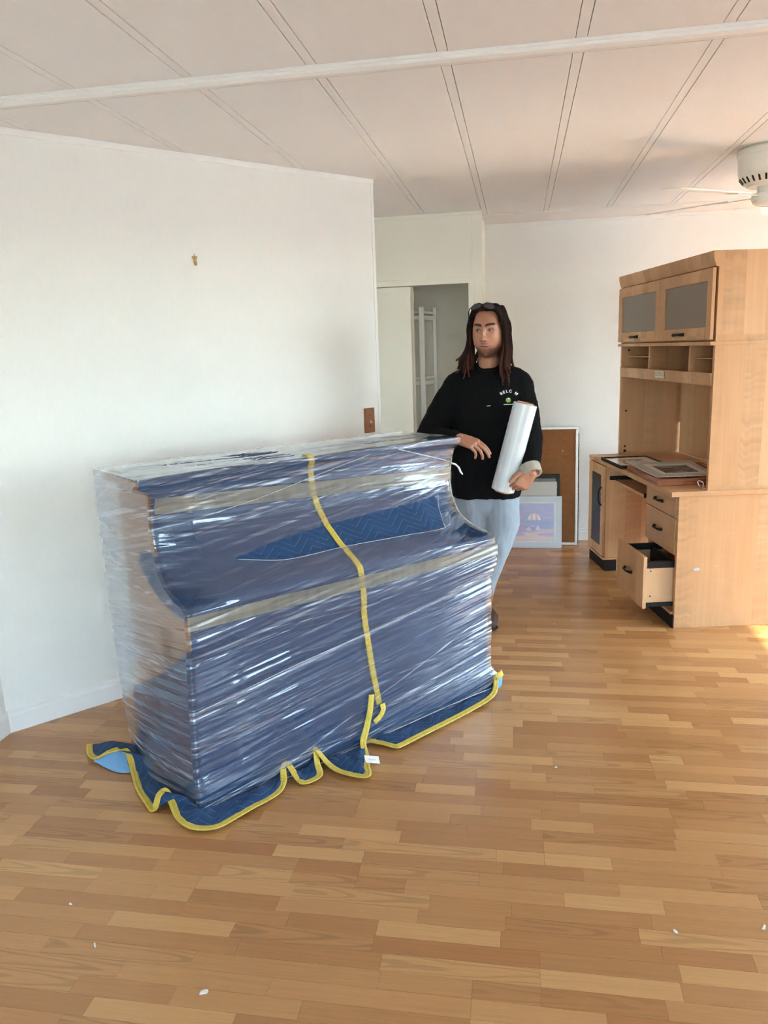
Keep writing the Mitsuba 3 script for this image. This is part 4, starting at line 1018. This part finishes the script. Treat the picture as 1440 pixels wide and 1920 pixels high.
# short beard along the jaw and upper lip, darker skin colour of stubble
jaw = np.clip((-Z-.048)/.024, 0, 1)*np.clip((np.abs(X)-.006+.9*np.clip(-Z-.07, 0, 1))/.025, 0, 1)
blend(jaw*np.clip((Z+.118)/.014, 0, 1)*(.75+.5*meshkit.noise(sk.vertices*420, 5))*(Yh > -.04), (.060, .028, .018), .85)
blend(el(0, -.0415, .022, .0052)*fr, (.12, .055, .036), .42)
blend(el(0, -.079, .016, .010)*fr, (.10, .045, .03), .55)
blend(np.maximum(el(0, -.0495, .027, .0055), el(0, -.0620, .0245, .0072))*fr, (.40, .15, .125), .9)
blend(el(0, -.0553, .0245, .0024)*fr, (.07, .020, .018), .9)
for sg_ in (-1, 1):
    th_ = sg_*.10
    xr = (X-sg_*.031)*math.cos(th_)+(Z-.0365)*math.sin(th_); zr = -(X-sg_*.031)*math.sin(th_)+(Z-.0365)*math.cos(th_)
    arch = zr - .0035*(1-(xr/.024)**2)
    blend((1-np.clip((np.abs(xr)-.0195)/.005, 0, 1))*(1-np.clip((np.abs(arch)-.0042)/.002, 0, 1))*fr, (.014, .008, .006), .95)
    blend(el(sg_*.031, .017, .017, .010)*fr, (.25, .105, .062), .55)
    blend(el(sg_*.031, .0150, .0138, .0050)*fr, (.36, .29, .25), .95)
    blend(el(sg_*.031+.0040, .0152, .0064, .0060)*fr*(np.abs(Z-.015) < .0046), (.020, .010, .007), .97)
    ang = (Z-.0152)-.0048*(1-((X-sg_*.031)/.0150)**2)
    blend((1-np.clip((np.abs(ang)-.0012)/.0010, 0, 1))*(np.abs(X-sg_*.031) < .0150)*fr, (.020, .010, .008), .9)
    blend(el(sg_*.0075, -.0315, .0042, .0022)*fr, (.06, .02, .015), .8)
scene['skin'] = {'type': 'twosided', 'b': {'type': 'principled', 'base_color': {'type': 'mesh_attribute', 'name': 'vertex_color'}, 'roughness': .45, 'specular': .45}}
P_ = 'person'
tag(P_, 'person with long dreadlocks in a black sweatshirt and grey sweatpants holding a film roll', 'person')
add(P_+'__body', sk, 'skin', smooth=True, color=base)

# ---- clothes
def cloth_noise(t_, amp, f, seed, stretch=(1, 1, 1)):
    n = t_.vertex_normals
    v = t_.vertices*np.array(stretch)
    k = meshkit.fbm(v*f, 3, seed)-.5
    r = 1-2*np.abs(meshkit.fbm(v*f*1.6, 2, seed+7)-.5)
    t_.vertices = t_.vertices + n*(amp*k + amp*.5*(r-.8))[:, None]
    return t_
mat('black_fleece', (.0042, .0042, .0050), .95, .12, sheen=.12)
mat('black_rib', (.0045, .0045, .0052), .9, .15)
tors = [bone((A3(-.244, 4.095, .77), .108), (A3(-.096, 4.095, .77), .108), (A3(-.25, 4.09, 1.20), .118), (A3(-.075, 4.09, 1.20), .118)),
        bone((A3(-.25, 4.09, 1.20), .118), (A3(-.075, 4.09, 1.20), .118), (A3(-.315, 4.10, 1.345), .078), (A3(-.005, 4.10, 1.345), .078), (A3(-.20, 4.085, 1.422), .052), (A3(-.105, 4.085, 1.422), .052), (A3(-.152, 4.035, 1.402), .046))]
slv = chain([(A3(-.315, 4.10, 1.335), .083), (A3(-.405, 4.065, 1.20), .076), (elR, .074), (A3(-.39, 3.925, 1.085), .060), (A3(-.315, 3.842, 1.104), .046)]) \
    + chain([(A3(-.005, 4.10, 1.335), .083), (A3(.028, 4.07, 1.20), .074), (elL, .068), (A3(.056, 3.965, 1.010), .058), (A3(.059, 3.905, .968), .048)])
sw = union(tors+slv)
box_ = m3d.Manifold.cube((1.2, 1.0, .8)).translate((-.75, 3.6, -.02))
sw = sw - m3d.Manifold.cube((.44, .50, .60)).translate((-.39, 3.98-.09, .765-.60))
sw = sw - bone((A3(-.152, 4.066, 1.500), .060), (A3(-.152, 4.035, 1.54), .08))
st = tri(sw, .011, 10)
st = cloth_noise(st, .016, 13, 3, (1, 1, .75))
add(P_+'__sweatshirt', st, 'black_fleece', smooth=True); tag(P_+'__sweatshirt', 'black crewneck sweatshirt')
k_ = np.linspace(0, 2*np.pi, 40)
add(P_+'__neckband', tube(np.stack([-.152+.058*np.cos(k_), 4.056+.058*np.sin(k_), 1.440+.016*np.sin(k_)], 1), .0085, 8, caps=False), 'black_rib', smooth=True)
def cuff(p, q, r):
    d_ = (q-p)/np.linalg.norm(q-p)
    return tube(np.array([p, p+(q-p)*.1, p+(q-p)*.5, q]), [r*.98, r*1.06, r*1.03, r*.9], 20, caps=True)
add(P_+'__cuff', cuff(A3(-.335, 3.862, 1.10), wrR+A3(-.006, .010, 0), .037), 'black_rib', smooth=50)
add(P_+'__cuff_001', cuff(A3(.058, 3.920, .980), A3(.0595, 3.885, .952), .040), 'black_rib', smooth=50)
mat('grey_fleece', (.275, .325, .385), .9, .2, sheen=.2)
pants = union([bone((A3(-.240, 4.11, .86), .108), (A3(-.100, 4.11, .86), .108), (A3(-.238, 4.11, .72), .100), (A3(-.098, 4.11, .72), .100))]
        + chain([(A3(-.240, 4.11, .80), .104), (A3(-.238, 4.10, .62), .092), (knR, .080), (A3(-.265, 4.15, .26), .066), (anR+A3(0, 0, .03), .052)])
        + chain([(A3(-.098, 4.11, .80), .104), (A3(-.094, 4.09, .62), .095), (knL, .082), (A3(-.190, 4.15, .27), .064), (anL+A3(0, 0, .03), .052)]))
pt = cloth_noise(tri(pants, .012, 8), .016, 11, 12, (1, 1, .6))
add(P_+'__sweatpants', pt, 'grey_fleece', smooth=True); tag(P_+'__sweatpants', 'loose light grey sweatpants')
mat('shoe_brown', (.060, .030, .022), .6, .3)
for an, tip in ((anR, A3(-.300, 4.03, .04)), (anL, A3(-.150, 4.10, .04))):
    dd = tip-an; dd[2] = 0
    heel = A3(an[0], an[1]+.045, .045)
    sh = union([bone((heel, .038), (an+A3(0, .0, .01), .045), (tip+A3(0, .05, .02), .040)), bone((tip+A3(0, .05, .02), .040), (tip, .030), (A3(an[0], an[1], .045), .040))]) - m3d.Manifold.cube((1, 1, .1)).translate((-.7, 3.6, -.092))
    key = num(P_+'__shoe'); add(key, tri(sh, .012, 3), 'shoe_brown', smooth=True)
    so = bone((A3(heel[0], heel[1], .010), .006), (A3(heel[0]-.033, heel[1]-.02, .010), .006), (A3(heel[0]+.033, heel[1]-.02, .010), .006), (A3(tip[0]-.034, tip[1]+.03, .010), .006), (A3(tip[0]+.034, tip[1]+.03, .010), .006), (A3(tip[0], tip[1]-.028, .010), .006), n=10)
    add(key+'__sole', tri(so), 'black_board')

# chest print: arched white letters over a green ball with a leaf, a line of small print below
def chest_y(x, z):
    o = np.array([[x, 3.5, z]]); h, _, _ = st.ray.intersects_location(o, [[0, 1.0, 0]], multiple_hits=False)
    return float(h[0, 1])-.0012 if len(h) else 3.96
mat('print_white', (.72, .74, .72), .7, .2); mat('print_green', (.22, .36, .06), .7, .2)
LX, LZ = -.052, 1.300
def stick(m2, x, z, rot=0.0):
    """Lays a small flat shape (in its x,y) on the chest around (x, z)."""
    m2 = m2.copy()
    c_, s_ = math.cos(rot), math.sin(rot); v = m2.vertices.copy()
    px, pz = x + v[:, 0]*c_ - v[:, 1]*s_, z + v[:, 0]*s_ + v[:, 1]*c_
    ys = np.array([chest_y(a, b) for a, b in zip(px, pz)])
    m2.vertices = np.stack([px, ys - v[:, 2], pz], 1)
    return m2
lets = []
for i, ch in enumerate('BELC M'):
    if ch == ' ': continue
    a_ = math.radians(78 - 156*i/5*.42 - 46)
    m2 = meshkit.text_mesh(ch, .0135, .0008, bold=True); m2.apply_translation([-.0055, 0, 0])
    aa = math.radians(128 - i*15.5)
    lets.append(stick(m2, LX+.052*math.cos(aa), LZ-.030+.046*math.sin(aa), aa-math.pi/2))
for i, m2 in enumerate(lets):
    add(num(P_+'__chest_letter'), m2, 'print_white')
cir = trimesh.creation.cylinder(radius=.0125, height=.0016, sections=28)
add(P_+'__chest_emblem', stick(cir, LX, LZ-.022), 'print_green')
add(P_+'__chest_emblem__leaf', stick(moved(trimesh.creation.icosphere(subdivisions=2), np.diag([.007, .0035, .0012, 1])), LX+.001, LZ-.015), 'print_white')
for i in range(9):
    add(num(P_+'__small_print'), stick(trimesh.creation.box(bounds=[[-.0021, -.002, 0], [.0021, .002, .0008]]), LX-.021+.0052*i, LZ-.043), 'print_white')
add(P_+'__white_fleck', stick(trimesh.creation.box(bounds=[[-.010, -.0012, 0], [.010, .0012, .001]]), -.150, 1.252, .12), 'print_white'); tag(P_+'__white_fleck', 'small white fleck on the sweatshirt')  # short white fleck laid on the chest

# ---- hair: cap and dreadlocks
def hair_col(p, n, uv):
    k = fbm(p.x*120, p.y*120, p.z*60, 2)
    t_ = smoothstep(.45, .95, uv.y)*.85*noise(uv.x*37.0 + 3.0, 1.7) + .45*smoothstep(.62, .8, noise(uv.x*61.0, 7.3))
    return mix(mix((.0075, .0050, .0042), (.020, .011, .008), k), (.070, .024, .018), t_)
mat('hair', proc(hair_col), .85, .10)
hv = hm.vertices
line = .103 + .010*(hv[:, 0]/.05)**2*0 - np.clip((np.abs(hv[:, 0])-.048)/.022, 0, 1)*.095
mask = (hv[:, 2] > line) | (hv[:, 1] < .012)
mask &= ~((hv[:, 2] < -.060))
nrm_h = hm.vertex_normals
capm = trimesh.Trimesh(hv + nrm_h*(.006+.0055*meshkit.noise(hv*130, 4))[:, None], hm.faces[mask[hm.faces].all(1)], process=False)
capm.remove_unreferenced_vertices()
dl, uvd = [], []
r5 = np.random.default_rng(21)
n_d = 92
for i in range(n_d):
    side = 1 if i % 2 else -1          # local +x is image left
    ph = r5.uniform(-1.15, 1.9)        # from front (-) to the back
    # root on the crown
    rx = side*r5.uniform(.004, .040); ry = .052 - .135*(ph+1.15)/3.05 + r5.normal(0, .006)
    rz = .132*math.sqrt(max(0, 1-(rx/.078)**2-(ry/.105)**2))+.007
    # fall line beside the head
    fy = .030 - .11*(ph+1.15)/3.05 + r5.normal(0, .008)
    out = .084 + r5.uniform(0, .016) - .020*np.clip((ph-1.0), 0, 1)
    if ph > 1.15: out *= r5.uniform(.2, .9)
    if ph > 1.15: fy = -.108 + r5.normal(0, .006)
    Ld = r5.uniform(.10, .205)+(.02 if side < 0 else 0)
    flick = r5.uniform(.0, .075)**1.0 if side > 0 else r5.uniform(-.012, .012)
    pts_ = [(rx, ry, rz), (side*(abs(rx)*.4+.052), (ry+fy)/2+.004, .108+r5.normal(0, .005)), (side*out*.97, fy, .040), (side*out, fy+r5.normal(0, .004), -.03), (side*(out+.003+flick*.3), fy+r5.normal(0, .006), -.085), (side*(out+flick*.7+r5.normal(0, .006)), fy+.012+r5.normal(0, .008), -.085-(Ld-.05)*.6), (side*(out+flick+r5.normal(0, .010)), fy+.016+r5.normal(0, .012), -.085-(Ld-.03)*(1-.40*flick/.075))]
    if ph > 1.15:
        pts_[1] = (rx*1.3, ry-.03, rz-.02); pts_[2] = (side*out*.7, fy-.002, .05)
    S_ = spline(pts_, 34)
    rr = (.0070+.0022*r5.random())*np.interp(np.linspace(0, 1, 34), [0, .15, .8, 1], [.8, 1, .95, .5])*(1+.16*(meshkit.noise(np.stack([np.arange(34)*.8, np.full(34, i), np.zeros(34)], 1), 6)-.5))
    m2 = tube(S_, rr, 7); dl.append(m2)
    uvd.append(np.concatenate([np.repeat(np.stack([np.full(34, i*.173), np.linspace(0, 1, 34)], 1), 7, axis=0), [[i*.173, 0], [i*.173, 1]]]))
hair = cat(capm, *dl)
add(P_+'__hair', moved(hair, RH), 'hair', smooth=True, uv=np.vstack([np.zeros((len(capm.vertices), 2))]+uvd)); tag(P_+'__hair', 'shoulder-length dark brown dreadlocks')
add(P_+'__earring', moved(cat(moved(trimesh.creation.icosphere(subdivisions=2, radius=.0032), np.array([[1, 0, 0, -.0800], [0, 1, 0, .004], [0, 0, 1, -.034], [0, 0, 0, 1.]]))), RH), 'steel', smooth=True)

# ---- sunglasses pushed up on the hair
S2 = 'sunglasses'; tag(S2, 'dark sunglasses pushed up on top of the hair', 'sunglasses')
mat('lens_dark', (.030, .030, .034), .08, .7)
MG = RH @ np.array([[1, 0, 0, 0], [0, math.cos(.75), -math.sin(.75), .080], [0, math.sin(.75), math.cos(.75), .125], [0, 0, 0, 1.]])
def lens_out(sx_):
    t_ = np.linspace(0, 2*np.pi, 30, endpoint=False)
    ex = .026*np.sign(np.cos(t_))*np.abs(np.cos(t_))**.75; ez = .017*np.sign(np.sin(t_))*np.abs(np.sin(t_))**.75
    return np.stack([sx_*.032+ex, ez-.002*np.sign(sx_)*ex/.026], 1)
for sgn in (-1, 1):
    O2 = lens_out(sgn)
    def bow(x): return .016 - 4.2*x**2
    front_ = prism(O2, 1, -.0015, .0015); v_ = front_.vertices; v_[:, 1] += bow(v_[:, 0]); front_.vertices = v_
    add(num(S2+'__lens'), moved(front_, MG), 'lens_dark')
    rim_ = np.stack([O2[:, 0], bow(O2[:, 0]), O2[:, 1]], 1); rim_ = np.vstack([rim_, rim_[:1]])
    add(num(S2+'__rim'), moved(tube(rim_, .0024, 8, caps=False), MG), 'black_plastic', smooth=True)
    add(num(S2+'__temple'), moved(tube(spline([(sgn*.058, bow(.058), .006), (sgn*.075, -.015, .000), (sgn*.083, -.055, -.018), (sgn*.080, -.085, -.040)], 20), .0024, 8), MG), 'black_plastic', smooth=True)
add(S2+'__bridge', moved(tube(spline([(-.010, bow(.01), .004), (0, bow(0)+.001, .007), (.010, bow(.01), .004)], 12), .0028, 8), MG), 'black_plastic', smooth=True)

# ---- roll of stretch film and roll of tape
RB, RT = A3(-.080, 3.902, .832), A3(.032, 3.905, 1.263)
ax = (RT-RB)/np.linalg.norm(RT-RB); LR = np.linalg.norm(RT-RB)
MRo = basis(RB, np.cross(ax, (0, 1, 0)), ax)
def roll_col(p, n, uv): return mix((.50, .545, .58), (.64, .675, .70), noise(uv.x*5.0, 2.0)*.6+.4*noise(uv.x*26, 5.0))
mat('roll_film', proc(roll_col), .22, .6, clearcoat=1.0, clearcoat_gloss=.9)
mat('cardboard', (.50, .29, .19), .8, .2)
t = 'stretch_film_roll'; tag(t, 'white roll of stretch film held upright in front of the black sweatshirt', 'film roll')
na = 96; ang = np.linspace(0, 2*np.pi, na+1); hh = np.linspace(0, LR, 24)
rb = .0580 + .0010*meshkit.noise(np.stack([np.cos(ang)*3, np.sin(ang)*3, ang*0], 1), 3)
ru = np.stack([np.stack([rb*np.cos(ang), rb*np.sin(ang), np.full(na+1, h)], 1) for h in hh], 0)
uvr = np.stack([np.repeat((ang/2/np.pi*8)[None], 24, 0), np.repeat(hh[:, None], na+1, 1)], -1)
ring = lambda z, r0, r1: grid_mesh(np.stack([np.stack([r0*np.cos(ang), r0*np.sin(ang), np.full(na+1, z)], 1), np.stack([r1*np.cos(ang), r1*np.sin(ang), np.full(na+1, z)], 1)]))
fm = cat(grid_mesh(ru), ring(0, .039, .0585), ring(LR, .0585, .039))
add(t+'__film', moved(fm, MRo), 'roll_film', smooth=False, uv=np.vstack([uvr.reshape(-1, 2), np.zeros((2*(na+1), 2)), np.zeros((2*(na+1), 2))]))
add(t+'__core', moved(lathe([(.0385, -.010), (.0405, -.010), (.0405, LR+.007), (.0375, LR+.007), (.0345, LR+.006), (.0345, -.009), (.0385, -.010)], 40), MRo), 'cardboard', smooth=30)
t = 'tape_roll'; tag(t, 'roll of tan packing tape worn over the wrist like a bracelet', 'tape roll')
def tape_col(p, n, uv): return mi.Color3f(.40, .37, .30)
mat('tape_side', (.36, .33, .265), .25, .6, clearcoat=.8)
fd = (A3(.048, 3.98, 1.01)-wrL); fd /= np.linalg.norm(fd)
axT = A3(.26, -.58, -.77); axT /= np.linalg.norm(axT)
MTp = basis(A3(.058, 3.868, .940)-axT*.022, np.cross(axT, (0, 0, 1)), axT)
add(t+'__tape', moved(lathe([(.0425, 0), (.0520, 0), (.0528, .001), (.0528, .047), (.0520, .048), (.0425, .048), (.0425, 0)], 56), MTp), 'tape_side', smooth=30)
add(t+'__core', moved(lathe([(.0395, .0005), (.0425, .0005), (.0425, .0475), (.0395, .0475), (.0395, .0005)], 56), MTp), 'cardboard', smooth=30)
